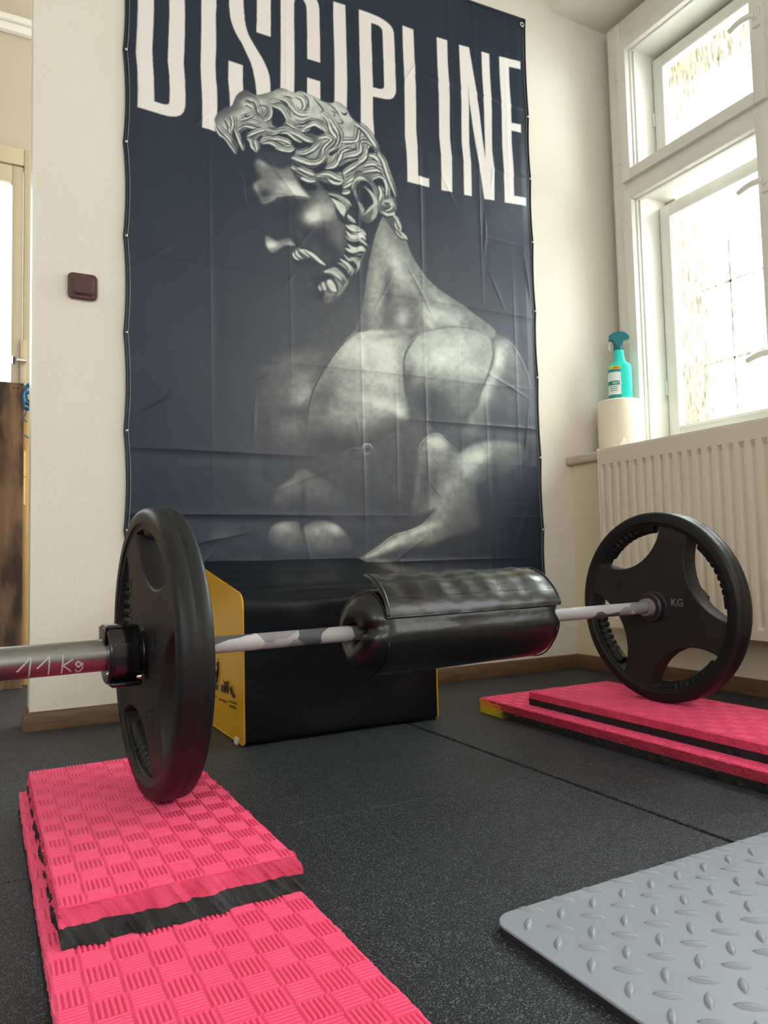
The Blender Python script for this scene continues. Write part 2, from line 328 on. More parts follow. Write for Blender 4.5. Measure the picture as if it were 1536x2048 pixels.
def K(pts, w, v, alpha=1., soft=.8, taper=.35):
    P = crom(pts, False, 5); sl, X, Y = window(P, w+soft+2)
    if X.size == 0: return
    m = np.zeros(X.shape, np.float32); n = len(P)-1
    for i in range(n):
        a, b = P[i], P[i+1]; dx, dy = b-a; L = dx*dx+dy*dy+1e-9
        t = np.clip(((X-a[0])*dx+(Y-a[1])*dy)/L, 0, 1); s = (i+t)/n
        wd = w*.5*np.minimum(1, np.minimum(s, 1-s)/taper+.12)
        d = np.sqrt((X-a[0]-t*dx)**2+(Y-a[1]-t*dy)**2)
        np.maximum(m, np.clip((wd-d)/(2*soft)+.5, 0, 1)*np.minimum(1, wd/(soft*.8)+.2), out=m)
    put(sl, m, v, alpha)
def G(x, y, rx, ry, ang, v, alpha=1.):
    P = np.array([(x-3*max(rx, ry), y-3*max(rx, ry)), (x+3*max(rx, ry), y+3*max(rx, ry))])
    sl, X, Y = window(P, 1)
    if X.size == 0: return
    c, s = math.cos(math.radians(ang)), math.sin(math.radians(ang))
    u = ((X-x)*c+(Y-y)*s)/rx; w = (-(X-x)*s+(Y-y)*c)/ry
    put(sl, np.exp(-.5*(u*u+w*w)).astype(np.float32), v, alpha)
LAYER = None
def clip_to(pts=None, soft=1.2, smooth=True):
    """close the open layer through its mask, then open a new one inside pts"""
    global LAYER
    if LAYER is not None:
        c, cv, lt = LAYER; CV[:] = cv*(1-c)+CV*c; LT[:] = lt*(1-c)+LT*c; LAYER = None
    if pts is not None:
        c = np.zeros((AH, AW), np.float32); sl, m = poly_mask(pts, soft, smooth); c[sl] = m; LAYER = (c, CV.copy(), LT.copy())
def zm(ox, oy, s): return lambda *p: [(ox+a/s, oy+b/s) for a, b in p]
zL1, zL2, zL3 = zm(250, 0, 4.955), zm(540, 0, 5.486), zm(780, 0, 4.653)
zA, zB, zC, zH, zT = zm(400, 160, 6.982), zm(580, 170, 6.144), zm(560, 330, 5.908), zm(400, 150, 3.657), zm(460, 600, 2.4)
def vnoise(seed, cell):
    r = np.random.RandomState(seed); h, w = AH//cell+3, AW//cell+3
    g = r.rand(h, w).astype(np.float32)
    y = np.arange(AH)/cell; x = np.arange(AW)/cell
    yi, xi = y.astype(int), x.astype(int); fy = (y-yi)[:, None]; fx = (x-xi)[None]
    fy = fy*fy*(3-2*fy); fx = fx*fx*(3-2*fx)
    a = g[yi][:, xi]; b = g[yi][:, xi+1]; c = g[yi+1][:, xi]; d = g[yi+1][:, xi+1]
    return ((a*(1-fx)+b*fx)*(1-fy)+(c*(1-fx)+d*fx)*fy).astype(np.float32)
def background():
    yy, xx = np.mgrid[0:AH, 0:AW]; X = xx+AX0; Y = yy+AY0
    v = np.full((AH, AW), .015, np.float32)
    v += .25*np.exp(-(((X-760)/340.)**2+((Y-800)/340.)**2))  # lighter centre: smoky printed backdrop with window sheen painted in
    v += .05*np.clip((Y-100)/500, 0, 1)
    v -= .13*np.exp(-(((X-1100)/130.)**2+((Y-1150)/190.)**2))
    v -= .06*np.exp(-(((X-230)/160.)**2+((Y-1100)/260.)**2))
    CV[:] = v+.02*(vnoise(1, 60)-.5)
def lettering():
    def letter(outer, inner=None):
        sl, m = poly_mask(outer, .7, False); LT[sl] = np.maximum(LT[sl], m)
        if inner is not None:
            sl, m = poly_mask(inner, .7, False); LT[sl] *= 1-m
    letter(zL1((124,-545),(400,-470),(500,-440),(570,-380),(588,-300),(586,0),(590,180),(582,500),(575,640),(588,820),(592,1000),(590,1070),(575,1125),(545,1158),(500,1172),(430,1170),(350,1150),(118,1078),(122,900),(118,700),(103,530),(115,300),(122,100)),
           zL1((285,-400),(390,-370),(430,-320),(432,0),(435,150),(425,400),(418,620),(432,760),(437,900),(435,1025),(425,1048),(405,1055),(370,1050),(283,1022),(280,800),(268,600),(265,500),(275,300),(282,100)))
    letter(zL1((752,-360),(900,-320),(900,0),(895,200),(897,500),(890,620),(893,780),(905,900),(908,1050),(905,1320),(757,1277),(758,1000),(745,760),(742,650),(750,300),(750,100)))
    letter(zL1((1022,-150),(1060,-240),(1150,-265),(1300,-240),(1400,-190),(1437,-100),(1437,380),(1297,333),(1300,-60),(1270,-110),(1200,-120),(1170,-80),(1166,0),(1170,100),(1178,200),(1195,290),(1215,350),(1240,400),(1310,520),(1350,582),(1380,640),(1406,700),(1425,760),(1433,820),(1436,880),(1435,1010),(1310,1020),(1300,960),(1290,870),(1280,800),(1260,700),(1238,630),(1210,570),(1150,440),(1118,390),(1090,340),(1064,280),(1045,220),(1032,150),(1025,80)))
    letter(zL1((1020,613),(1163,660),(1160,800),(1170,1000),(1165,1160),(1035,1165),(1030,950),(1015,800)))
    letter(zL2((107,-60),(120,-110),(150,-138),(230,-140),(310,-125),(380,-100),(440,-60),(480,-20),(505,20),(522,65),(532,120),(535,300),(540,500),(543,703),(400,658),(398,400),(392,130),(385,75),(370,40),(350,12),(325,-5),(300,-10),(275,0),(262,20),(256,60),(255,200),(260,500),(262,800),(260,1080),(107,1080),(110,600)))
    letter(zL2((400,860),(543,905),(545,1130),(400,1080)))
    letter(zL2((683,32),(815,75),(822,300),(830,600),(835,900),(832,1250),(697,1180),(697,700),(690,400),(685,200)))
    letter(zL2((963,120),(1070,158),(1170,198),(1225,228),(1270,260),(1310,298),(1335,335),(1348,380),(1355,520),(1365,800),(1370,1000),(1365,1040),(1350,1075),(1330,1095),(1300,1105),(1250,1103),(1115,1075),(1118,1300),(1135,1536),(1140,1680),(1000,1680),(985,1370),(983,1000),(970,500),(965,250)),
           zL2((1098,268),(1150,285),(1178,298),(1200,315),(1215,335),(1222,360),(1225,450),(1235,700),(1240,960),(1235,978),(1220,990),(1190,990),(1118,972),(1108,600),(1100,400)))
    letter(zL3((105,250),(207,288),(215,500),(230,800),(232,1200),(245,1380),(250,1645),(353,1672),(355,1752),(148,1703),(143,1420),(128,1280),(125,1000),(122,700),(110,450)))
    letter(zL3((423,357),(523,385),(528,600),(545,850),(548,1300),(567,1500),(570,1797),(468,1778),(465,1480),(447,1280),(443,850),(430,580)))
    letter(zL3((632,425),(727,450),(765,670),(830,1100),(866,1380),(878,1480),(876,1300),(868,1100),(862,960),(850,700),(842,487),(915,510),(922,700),(938,1000),(943,1400),(962,1600),(963,1872),(870,1858),(835,1620),(790,1360),(730,970),(718,820),(725,950),(730,1350),(748,1560),(752,1833),(680,1820),(675,1520),(657,1330),(655,950),(640,600)))
    letter(zL3((1005,533),(1205,583),(1205,655),(1097,630),(1105,800),(1118,1000),(1122,1150),(1210,1168),(1210,1243),(1122,1222),(1125,1350),(1140,1550),(1145,1828),(1257,1848),(1257,1923),(1057,1892),(1050,1600),(1035,1350),(1030,1050),(1015,750)))
TS = [.7]
def T(f, x, y, rx, ry, ang, v, a):
    (px, py), = f((x, y)); s = 1/(f((1, 0))[0][0]-f((0, 0))[0][0]); G(px, py, rx/s*TS[0], ry/s*TS[0], ang, v, a)
def torso():
    TS[0] = .84
    g = lambda *a: T(zT, *a)
    # far shoulder and pectoral
    g(330,290,130,35,-14,.42,.75); g(300,400,110,60,-30,.45,.8); g(340,460,55,40,-30,.75,.85); g(330,385,50,25,-30,.55,.6)
    g(230,430,60,60,0,.35,.5); g(220,600,110,90,0,.32,.7); g(300,610,55,60,0,.5,.6); g(120,600,60,90,0,.22,.5); g(290,540,60,18,-5,.22,.5); g(250,700,120,40,5,.3,.5)
    # neck
    clip_to([(733,545),(742,500),(752,462),(770,430),(803,468),(826,520),(862,568),(905,600),(945,628),(990,672),(900,690),(700,690),(708,660),(722,620)], 1.5)
    Q([(690,400),(1020,400),(1020,720),(690,720)], .47, 1, 1, False)
    g(640,120,30,120,8,.28,.8); g(650,-40,30,180,10,.3,.85); g(690,-60,34,130,6,.68,.85); g(755,-40,18,130,4,.26,.85); g(800,-150,35,110,-25,.82,.9); g(740,-230,25,60,-10,.66,.7)
    g(700,120,40,60,0,.55,.6); g(770,60,30,60,20,.33,.6); g(825,85,24,28,0,.85,.9); g(870,120,26,50,-10,.4,.6); g(905,40,16,90,-28,.36,.7); g(960,70,70,28,30,.86,.9); g(1060,100,90,26,35,.78,.9); g(870,20,30,60,-25,.3,.7)
    g(1010,10,90,22,40,.7,.7); g(880,-60,20,60,-30,.6,.6); g(950,110,14,40,-35,.85,.8); g(1150,140,60,14,35,.45,.7); g(740,150,90,12,0,.5,.5)
    clip_to()
    # chest
    chest = zT((600,165),(640,160),(685,145),(760,150),(830,145),(900,140),(960,140),(900,170),(850,230),(830,300),(832,400),(840,470),(858,560),(830,610),(760,640),(700,690),(650,725),(560,720),(440,745),(360,740),(362,640),(372,540),(390,450),(430,365),(490,270),(545,205))
    clip_to(chest, 5)
    Q(zT((300,100),(1000,100),(1000,800),(300,800)), .5, 1, 1, False); Q(zT((200,720),(420,640),(640,660),(760,600),(900,560),(1000,900),(200,900)), .2, 45, .95, False)
    g(620,240,120,70,-20,.92,.95); g(740,290,90,110,0,.95,.9); g(700,400,100,60,0,.8,.7); g(480,420,60,90,30,.5,.8); g(560,420,60,60,20,.7,.6); g(420,560,40,120,8,.36,.8)
    g(520,560,90,70,0,.56,.7); g(640,560,70,60,10,.66,.7); g(720,500,80,34,15,.95,.95); g(800,530,40,22,40,.95,.95); g(450,470,40,70,25,.3,.6); g(770,560,40,12,35,.5,.7); g(600,640,120,40,0,.42,.6); g(480,680,130,50,5,.24,.85); g(640,720,110,45,0,.2,.85); g(780,660,90,45,-15,.22,.9)
    g(800,170,70,14,-5,.45,.6); g(680,160,50,12,-8,.9,.8); g(870,180,25,16,-30,.3,.6); g(815,360,18,110,0,.55,.6)
    clip_to()
    K(zT((600,165),(545,205),(490,270),(430,365),(390,450),(372,540),(364,640)), 2.2, .1, .75, 1.2)
    K(zT((605,165),(640,160),(685,147)), 3, .9, .7, 1)
    # rear shoulder
    clip_to(zT((1240,165),(1300,178),(1350,215),(1392,280),(1422,350),(1447,432),(1400,520),(1300,600),(1200,680),(1110,680),(1120,600),(1180,470),(1235,350),(1262,260)), 9)
    g(1280,300,50,110,18,.95,.95); g(1230,430,36,80,25,.92,.9); g(1350,300,30,90,-15,.5,.8); g(1330,430,60,80,10,.38,.8); g(1400,380,14,80,-15,.33,.8); g(1160,580,40,70,20,.5,.8); g(1180,610,40,40,0,.35,.5); g(1330,480,80,120,10,.24,.5)
    clip_to(); K(zT((1300,180),(1350,217),(1392,282),(1422,352),(1447,432)), 2, .62, .7, 1)
    # deltoid
    clip_to(zT((838,260),(870,205),(905,165),(980,142),(1080,130),(1180,148),(1242,190),(1256,260),(1242,330),(1210,410),(1180,520),(1110,560),(1040,620),(1000,640),(930,560),(860,500),(832,400),(828,320)), 4)
    Q(zT((800,100),(1300,100),(1300,700),(800,700)), .6, 1, 1, False); Q(zT((780,420),(900,400),(1000,440),(1150,470),(1320,460),(1320,800),(780,800)), .21, 40, 1, False); Q(zT((828,330),(860,330),(900,420),(940,700),(820,700)), .22, 22, .9, False)
    g(1000,275,110,60,-8,1.,.97); g(1060,200,120,40,5,.82,.8); g(1130,340,60,26,5,.95,.8); g(1140,330,70,50,0,.8,.8); g(900,300,26,120,6,.8,.7); g(945,330,18,110,-5,.6,.5); g(1215,260,30,90,10,.62,.7); g(1060,380,110,40,0,.66,.7)
    g(1070,480,60,70,10,.42,.8); g(930,500,80,90,0,.25,.9); g(1000,560,60,80,0,.27,.8); g(1120,500,50,60,15,.45,.6); g(1180,430,30,50,20,.3,.6); g(860,420,20,90,0,.36,.8)
    clip_to()
    K(zT((905,165),(870,205),(838,260),(828,320),(832,400),(840,470)), 2.2, .18, .75, 1.2); K(zT((900,168),(980,143),(1080,131),(1180,149),(1242,190)), 2.4, .25, .45, 1.5)
    K(zT((1242,190),(1258,260),(1244,330),(1212,410),(1170,500)), 3, .2, .6, 2)
    # nipple
    g(650,715,24,18,0,.5,.9); g(654,718,10,9,0,.12,.9); K(zT((625,720),(640,695),(670,695),(682,718)), 2, .85, .9); K(zT((640,735),(655,742),(672,732)), 2, .6, .8)
    K(zT((560,715),(600,712),(630,716)), 2, .6, .5)
    # fist, biceps and forearm
    hand = zT((862,1040),(868,920),(885,800),(900,720),(925,675),(960,648),(1000,645),(1030,675),(1075,715),(1092,735),(1150,695),(1220,675),(1310,672),(1390,690),(1420,760),(1330,830),(1230,860),(1180,900),(1185,1000),(1180,1100),(1050,1140),(960,1180),(830,1200),(720,1230),(620,1245),(700,1190),(780,1130),(850,1110),(915,1080),(980,1010),(930,1020))
    clip_to(hand, 6)
    Q(zT((600,600),(1500,600),(1500,1300),(600,1300)), .23, 1, 1, False)
    g(985,690,50,40,20,1.,.95); g(960,760,50,50,0,.62,.8); g(1010,770,30,40,0,.5,.6); g(905,800,14,110,6,.5,.7); g(890,900,14,120,4,.36,.7); g(930,880,12,120,0,.3,.6); g(990,850,60,40,0,.33,.7)
    g(1180,745,75,40,-15,.97,.95); g(1130,800,45,50,-30,.82,.85); g(1270,710,90,28,-3,.6,.8); g(1320,760,60,40,0,.36,.7); g(1060,900,60,70,35,.66,.8); g(1000,1000,60,60,35,.62,.85); g(1110,960,50,70,10,.42,.7); g(1090,1060,90,40,-10,.33,.7)
    g(900,1110,90,24,-22,.95,.95); g(860,1150,110,28,-10,.66,.8); g(760,1178,70,18,-28,.98,.95); g(690,1215,60,14,-28,.8,.9); g(960,1130,60,30,0,.5,.6); g(880,1190,100,14,-4,.3,.6)
    clip_to()
    K(zT((895,740),(905,700),(930,668),(965,646),(1005,648),(1035,680),(1085,720)), 2, .8, .6, 1); K(zT((1092,735),(1060,830),(1020,920),(1000,960)), 2.4, .55, .5, 1.5); K(zT((935,700),(938,800),(930,900),(935,1000)), 2, .14, .6, 1.2)
    K(zT((620,1243),(700,1190),(780,1132),(850,1110),(915,1080),(980,1015)), 2.2, .9, .7, 1); K(zT((940,870),(980,920),(1020,960)), 2, .12, .5, 1.2)
    g(790,1290,70,18,8,.35,.7); g(740,1265,60,14,20,.5,.7); g(1080,1300,40,10,0,.3,.5)
    # abdomen
    clip_to(zT((345,812),(290,855),(225,905),(197,960),(192,1040),(330,1060),(620,1050),(640,960),(520,900),(420,850)), 6)
    g(300,880,90,40,-30,.5,.9); g(400,900,50,60,0,.42,.9); g(450,930,90,50,20,.34,.7); g(345,830,30,25,0,.45,.7); g(230,960,40,40,0,.3,.7); g(430,1010,60,30,0,.24,.6); g(350,960,10,60,0,.14,.6)
    clip_to(zT((183,1160),(190,1100),(230,1068),(300,1062),(335,1080),(336,1205),(240,1195)), 3); g(260,1100,60,40,0,.62,1); g(270,1150,60,40,0,.4,.8)
    clip_to(zT((338,1150),(352,1090),(400,1062),(470,1062),(530,1095),(585,1165),(560,1210),(440,1222),(345,1206)), 4); g(420,1110,60,40,0,.62,1); g(500,1100,40,28,30,.85,.9); g(450,1160,80,40,0,.42,.8); g(540,1170,40,30,0,.33,.7)
    clip_to(); g(700,1080,80,60,0,.2,.5); g(640,980,60,40,0,.2,.4); g(-40,1130,50,22,0,.3,.6); g(60,1160,60,30,0,.14,.5)
def head():
    TS[0] = .8
    h = lambda *a: T(zH, *a); c = lambda *a: T(zC, *a)
    # face in shade
    face = zH((400,600),(460,560),(700,600),(860,800),(1000,870),(1080,1000),(1120,1100),(1180,1250),(1150,1400),(1080,1500),(1000,1620),(900,1660),(800,1600),(760,1520),(840,1480),(900,1460),(880,1400),(700,1390),(640,1300),(560,1300),(500,1290),(470,1200),(452,1050),(448,950),(400,880),(385,810),(410,760))
    clip_to(face, 5); Q(zH((200,400),(1400,400),(1400,1800),(200,1800)), .13, 1, 1, False)
    h(700,1080,200,80,0,.12,.8); h(640,1000,150,60,0,.08,.8)
    clip_to()
    # forehead
    clip_to(zH((398,650),(430,622),(520,672),(600,690),(655,672),(690,740),(735,820),(800,900),(740,905),(640,898),(560,915),(470,952),(440,930),(420,880),(384,830),(390,800),(430,760),(405,700)), 5)
    Q(zH((300,500),(900,500),(900,1000),(300,1000)), .36, 1, 1, False)
    h(640,800,90,60,30,.62,.9); h(700,855,100,40,28,.97,.97); h(600,860,60,26,0,.66,.8); h(450,650,40,24,30,.6,.9); h(520,740,60,30,20,.4,.7); h(460,790,50,24,20,.5,.7); h(420,740,30,20,30,.15,.8); h(470,870,34,24,0,.12,.9); h(405,830,16,40,-15,.66,.8); h(540,900,40,14,-10,.6,.7); h(600,730,60,30,30,.4,.6); h(400,700,20,30,0,.2,.5)
    clip_to()
    K(zH((450,948),(520,918),(600,902),(700,896),(795,905)), 3.5, .05, .7, 1.5)
    K(zH((445,940),(480,935),(540,912),(560,880)), 2, .6, .7); K(zH((460,950),(500,925),(560,905)), 1.6, .7, .6)
    # cheek
    h(880,900,60,80,20,.42,.85); h(960,960,60,80,10,.42,.8); h(870,1000,80,70,20,.62,.8); h(860,1030,85,55,-8,.92,.95); h(830,1050,60,34,0,.92,.8); h(930,1000,50,60,20,.66,.7); h(1000,1120,60,90,-10,.36,.8); h(1010,1220,50,100,-10,.4,.8); h(1040,1050,40,70,0,.36,.6); h(890,1090,50,30,0,.3,.6)
    h(740,1200,24,80,-25,.24,.7); h(850,1290,28,70,-25,.3,.7); h(900,1180,10,80,0,.1,.7); h(960,1290,50,60,0,.1,.6); h(930,1350,30,40,0,.25,.7)
    # nose
    clip_to(zH((470,1200),(490,1180),(560,1215),(640,1195),(690,1235),(685,1255),(620,1250),(560,1290),(520,1305),(485,1265)), 3); Q(zH((400,1100),(800,1100),(800,1400),(400,1400)), .38, 1, 1, False); h(520,1245,46,28,0,.95,.95); h(640,1235,40,14,15,.66,.9); h(540,1290,30,12,0,.5,.7); h(580,1220,40,14,0,.3,.6)
    clip_to(); K(zH((455,960),(452,1060),(462,1160),(478,1230)), 2, .03, .6, 1.2)
    # moustache and beard
    Q(zC((135,1050),(160,1000),(200,978),(270,1000),(330,1020),(400,1070),(480,1130),(530,1180),(535,1200),(480,1185),(420,1140),(350,1105),(280,1120),(215,1135),(160,1105)), .3, 1)
    for a in (((190,1010),(200,1060),(260,1110)), ((215,1000),(280,1040),(345,1095)), ((250,1000),(330,1040),(400,1090)), ((300,1015),(390,1070),(470,1140)), ((350,1050),(430,1110),(530,1190)), ((150,1040),(165,1085),(220,1130)), ((390,1080),(460,1140),(525,1185))):
        K(zC(*a), 5, .9, .9)
    for a in (((205,1010),(230,1060),(265,1105)), ((265,1005),(330,1065),(370,1090)), ((170,1060),(195,1090),(240,1120))): K(zC(*a), 2, .08, .8)
    wav = zC((760,705),(800,695),(880,700),(960,740),(1000,800),(1020,850),(1030,960),(1005,1040),(990,1100),(940,1180),(880,1290),(810,1320),(740,1260),(660,1200),(680,1150),(740,1100),(745,1060),(770,1000),(760,980),(790,930),(760,880),(750,840),(775,780))
    Q(wav, .14, 1.2)
    for a, w, v in ((((770,715),(830,765),(900,800),(960,790),(1010,840)), 10, .9), (((775,790),(830,850),(900,860),(960,840),(1005,890)), 10, .88), (((755,835),(800,880),(870,900),(950,890),(1025,960)), 6, .6), (((765,990),(830,1020),(900,1010),(960,990),(1000,1020)), 10, .88), (((790,940),(850,990),(930,1000),(1000,1040)), 6, .85), (((745,1060),(800,1120),(860,1120),(900,1160),(915,1220),(880,1290)), 8, .7), (((700,1115),(760,1160),(810,1210),(845,1265),(815,1315)), 8, .86), (((670,1160),(740,1190),(800,1250),(800,1300)), 6, .66), (((850,1050),(920,1060),(980,1060)), 5, .55), (((800,720),(880,740),(960,780)), 6, .8), (((930,900),(980,920),(1025,970)), 5, .7), (((870,1090),(920,1120),(930,1180)), 4, .5)):
        K(zC(*a), w*.95, v, .95, 1)
    for a in (((775,745),(830,790),(900,805),(970,790)), ((760,870),(820,920),(900,935),(990,950)), ((770,1020),(840,1060),(930,1050),(1000,1050)), ((700,1140),(770,1200),(800,1260))): K(zC(*a), 2.5, .04, .8)
    Q(zC((490,1260),(540,1240),(640,1210),(720,1270),(800,1360),(808,1400),(760,1450),(740,1520),(680,1580),(610,1640),(530,1640),(500,1580),(520,1500),(470,1490),(460,1400),(540,1370),(600,1330),(540,1300)), .3, 2)
    for a, w, v in ((((510,1270),(590,1260),(660,1300),(720,1370)), 9, .85), (((560,1250),(640,1240),(710,1300),(790,1380)), 8, .66), (((560,1370),(600,1430),(650,1500)), 13, .92), (((490,1390),(510,1440),(530,1490)), 7, .85), (((640,1350),(690,1420),(700,1500),(660,1560)), 8, .55), (((740,1330),(780,1390),(740,1460),(700,1540)), 6, .5), (((520,1520),(580,1540),(640,1530)), 8, .45), (((450,1430),(460,1460),(475,1495)), 5, .8), (((600,1540),(580,1600),(540,1640)), 5, .4)):
        K(zC(*a), w, v, .9, 1.3)
    for a in (((600,1340),(650,1420),(670,1500)), ((530,1300),(590,1330),(640,1350))): K(zC(*a), 4, .1, .8, 1.2)
    c(340,1420,60,40,60,.33,.7); c(400,1500,60,40,60,.2,.5); c(540,1680,40,50,0,.25,.5); c(870,1330,70,90,30,.16,.6)
    # side whiskers in front of the ear
    Q(zC((540,335),(620,340),(720,370),(800,420),(835,480),(820,540),(780,580),(850,640),(890,685),(840,690),(760,700),(700,670),(660,590),(640,500),(600,410)), .13, 1.2)
    for a, w, v in ((((550,345),(640,365),(730,400),(800,450),(830,500)), 6, .7), (((600,400),(660,450),(720,490),(750,550),(745,620)), 9, .82), (((620,420),(670,490),(720,560),(735,600)), 6, .9), (((640,370),(720,420),(780,480),(800,540)), 6, .55), (((790,590),(820,630),(860,670),(885,690)), 6, .85), (((700,440),(770,490),(790,560)), 4, .45), (((780,610),(830,660),(880,690)), 4, .6)): K(zC(*a), w, v, .95, 1)
    # ear
    Q(zC((830,270),(850,200),(910,145),(980,140),(1050,185),(1110,260),(1140,340),(1150,440),(1140,560),(1110,640),(1060,690),(1000,690),(950,640),(930,560),(905,480),(870,380)), .36, 1.2)
    Q(zC((890,280),(920,225),(980,200),(1040,250),(1090,330),(1115,420),(1110,490),(1060,540),(1000,590),(965,560),(950,480),(900,400)), .1, 2)
    for a, w, v in ((((840,290),(860,210),(920,160),(990,160),(1060,215),(1115,300),(1140,400),(1130,500)), 10, .78), (((980,265),(1040,320),(1090,390),(1110,470),(1060,520),(1010,570),(975,600)), 7, .82), (((910,455),(945,490),(965,540),(970,590)), 7, .7), (((1110,480),(1110,580),(1075,660)), 9, .66), (((875,300),(880,350),(905,400)), 4, .55), (((1130,330),(1160,420),(1150,540)), 5, .6)): K(zC(*a), w, v, .9, 1.5)
    K(zC((900,300),(940,235),(1000,220),(1060,280),(1090,340)), 6, .05, .9, 1.5); c(1000,440,50,60,0,.06,.8); c(990,640,40,40,0,.3,.6); c(980,720,50,60,0,.1,.7)
def hair():
    TS[0] = 1.
    mass = [(428,245),(432,232),(448,218),(462,214),(470,196),(480,186),(492,183),(512,192),(540,186),(560,178),(585,187),(600,184),(625,195),(645,205),(660,208),(672,206),(690,218),(700,236),(716,252),(735,268),(748,285),(757,305),(768,336),(774,362),(786,392),(792,420),(780,430),(790,450),(803,470),(812,480),(800,482),(786,466),(768,440),(755,425),(752,400),(742,375),(722,355),(705,362),(690,378),(660,385),(640,380),(620,372),(600,365),(588,340),(582,330),(588,318),(590,300),(560,295),(530,290),(518,290),(512,306),(502,290),(490,278),(487,306),(478,290),(470,308),(450,280),(436,262)]
    Q(mass, .26, 1)
    clip_to(mass, 1.2)
    a = lambda *p: T(zA, *p); b = lambda *p: T(zB, *p)
    # broad lit masses
    for x, y, rx, ry, an, v in ((330,680,90,60,40,.7),(700,600,200,70,5,.66),(860,360,130,90,0,.6),(1150,300,150,90,20,.62),(1380,350,120,130,0,.82),(1350,560,120,60,0,.72),(1080,720,160,40,10,.6),(1020,850,170,40,10,.7),(600,480,100,60,-30,.7),(480,600,70,60,0,.6),(760,340,90,50,0,.72),(1200,230,120,40,10,.7),(640,340,60,40,0,.75)): a(x,y,rx,ry,an,min(v+.12,.92),.9)
    for x, y, rx, ry, an, v in ((100,250,150,110,0,.82),(280,200,110,80,30,.82),(320,400,130,70,-10,.8),(560,320,130,90,30,.82),(680,430,110,80,30,.8),(690,620,110,60,0,.84),(500,560,80,110,-10,.78),(450,680,70,60,0,.72),(700,760,130,60,-10,.84),(900,620,90,80,40,.74),(560,880,130,70,-30,.7),(780,860,130,50,-15,.74),(860,950,60,90,-20,.62),(330,830,130,60,-20,.62),(150,860,130,30,5,.6),(1020,900,80,80,0,.62),(1040,1040,100,80,0,.56),(1120,1180,70,120,-10,.66),(1140,1380,60,110,0,.66),(700,1080,90,60,-30,.56),(540,1140,120,50,10,.66),(180,1080,90,40,20,.62),(1200,1500,50,60,0,.66)): b(x,y,rx,ry,an,min(v+.04,.92),.85)
    clip_to()
    rs = np.random.RandomState(7)
    def D(f, v, w, *cs):
        for p in cs:
            P = np.array(f(*p)); t = np.gradient(P, axis=0); nn = np.stack([-t[:, 1], t[:, 0]], -1)/(np.linalg.norm(t, axis=1)[:, None]+1e-6)
            if v > .5:
                K(P, w*1.6, .62, .7, 1.6); K(P+nn*w*.85, 2.8, .06, .85, .9); K(P+nn*w*.25, w*.75, v, .95, .9); K(P-nn*w*.45, 1.5, .16, .75, .7); K(P-nn*w*.75, 1.8, .8, .8, .8); K(P-nn*w*1.25, 2.2, .1, .65, .8)
            else: K(P, w, v, .9, .9)
    # dark hollows
    for p in (((985,400),(1060,420),(1140,480),(1185,560),(1165,620),(1090,670),(1010,640),(990,560)), ((560,760),(640,700),(760,715),(820,735),(700,770),(640,830),(620,900),(580,860)), ((480,700),(510,780),(530,880),(500,880),(450,800),(440,690)), ((770,870),(820,800),(870,790),(840,840),(800,890)), ((1080,790),(1180,760),(1290,800),(1400,870),(1536,890),(1536,990),(1440,960),(1330,960),(1270,880),(1200,810))): Q(zA(*p), .04, 1.6)
    for p in (((130,590),(230,545),(300,512),(380,545),(425,630),(330,630),(240,600)), ((0,640),(90,690),(180,725),(260,720),(200,770),(90,760),(20,740)), ((30,960),(140,1010),(280,1030),(420,960),(450,900),(440,1000),(420,1040),(600,1010),(700,960),(840,920),(760,1000),(620,1080),(460,1080),(300,1090),(160,1060),(60,1020)), ((945,800),(990,775),(1030,830),(1020,860),(960,850)), ((470,850),(560,790),(590,760),(580,820),(500,880)), ((1010,1200),(1080,1175),(1150,1200),(1160,1270),(1080,1290)), ((100,1130),(160,1200),(260,1220),(330,1250),(300,1300),(200,1290),(130,1230)), ((340,1180),(450,1220),(600,1250),(720,1230),(700,1310),(560,1320),(430,1300)), ((620,345),(650,365),(690,350),(680,385),(640,380)), ((1215,1300),(1250,1310),(1260,1400),(1230,1380))): Q(zB(*p), .05, 1.5)
    # light strands, left side
    D(zA, .9, 5, ((215,650),(260,760),(350,830),(420,930),(500,1050)), ((240,640),(300,740),(390,820),(430,900)), ((350,560),(400,640),(410,760)), ((470,680),(520,800),(560,900),(600,1000)), ((500,660),(600,600),(740,610),(880,660)), ((510,720),(600,650),(720,670),(850,690)), ((640,800),(720,760),(820,720),(900,700)), ((650,820),(700,870),(720,940),(790,1020)), ((760,850),(780,920),(800,1000)), ((590,310),(680,285),(760,320),(800,420),(850,560)), ((600,370),(640,340),(700,370),(740,400)), ((880,580),(960,540),(985,450),(965,380)), ((980,310),(1080,330),(1180,400),(1240,540)), ((1000,370),(1100,400),(1170,470),(1220,570)), ((1100,260),(1200,300),(1270,400),(1290,520)), ((1290,590),(1400,630),(1536,600)), ((1200,600),(1290,650),(1400,720),(1536,690)), ((920,700),(1050,720),(1200,690),(1330,760),(1450,820),(1536,840)), ((960,780),(1100,740),(1220,750),(1330,830),(1420,880)), ((820,880),(950,830),(1080,850),(1190,910),(1290,930)), ((850,900),(960,880),(1090,940),(1200,960),(1310,950)), ((960,820),(1100,830),(1220,870),(1260,900)), ((1040,950),(1140,980),(1250,995),(1310,960)), ((1320,1020),(1420,1010),(1536,960)), ((1270,1090),(1400,1140),(1536,1190)), ((1290,1080),(1420,1110),(1536,1170)), ((1270,1210),(1370,1290),(1500,1350)), ((1360,1230),(1440,1300),(1536,1310)), ((1400,1370),(1470,1400),(1536,1420)), ((550,560),(640,540),(720,500)), ((430,520),(460,600),(440,720)))
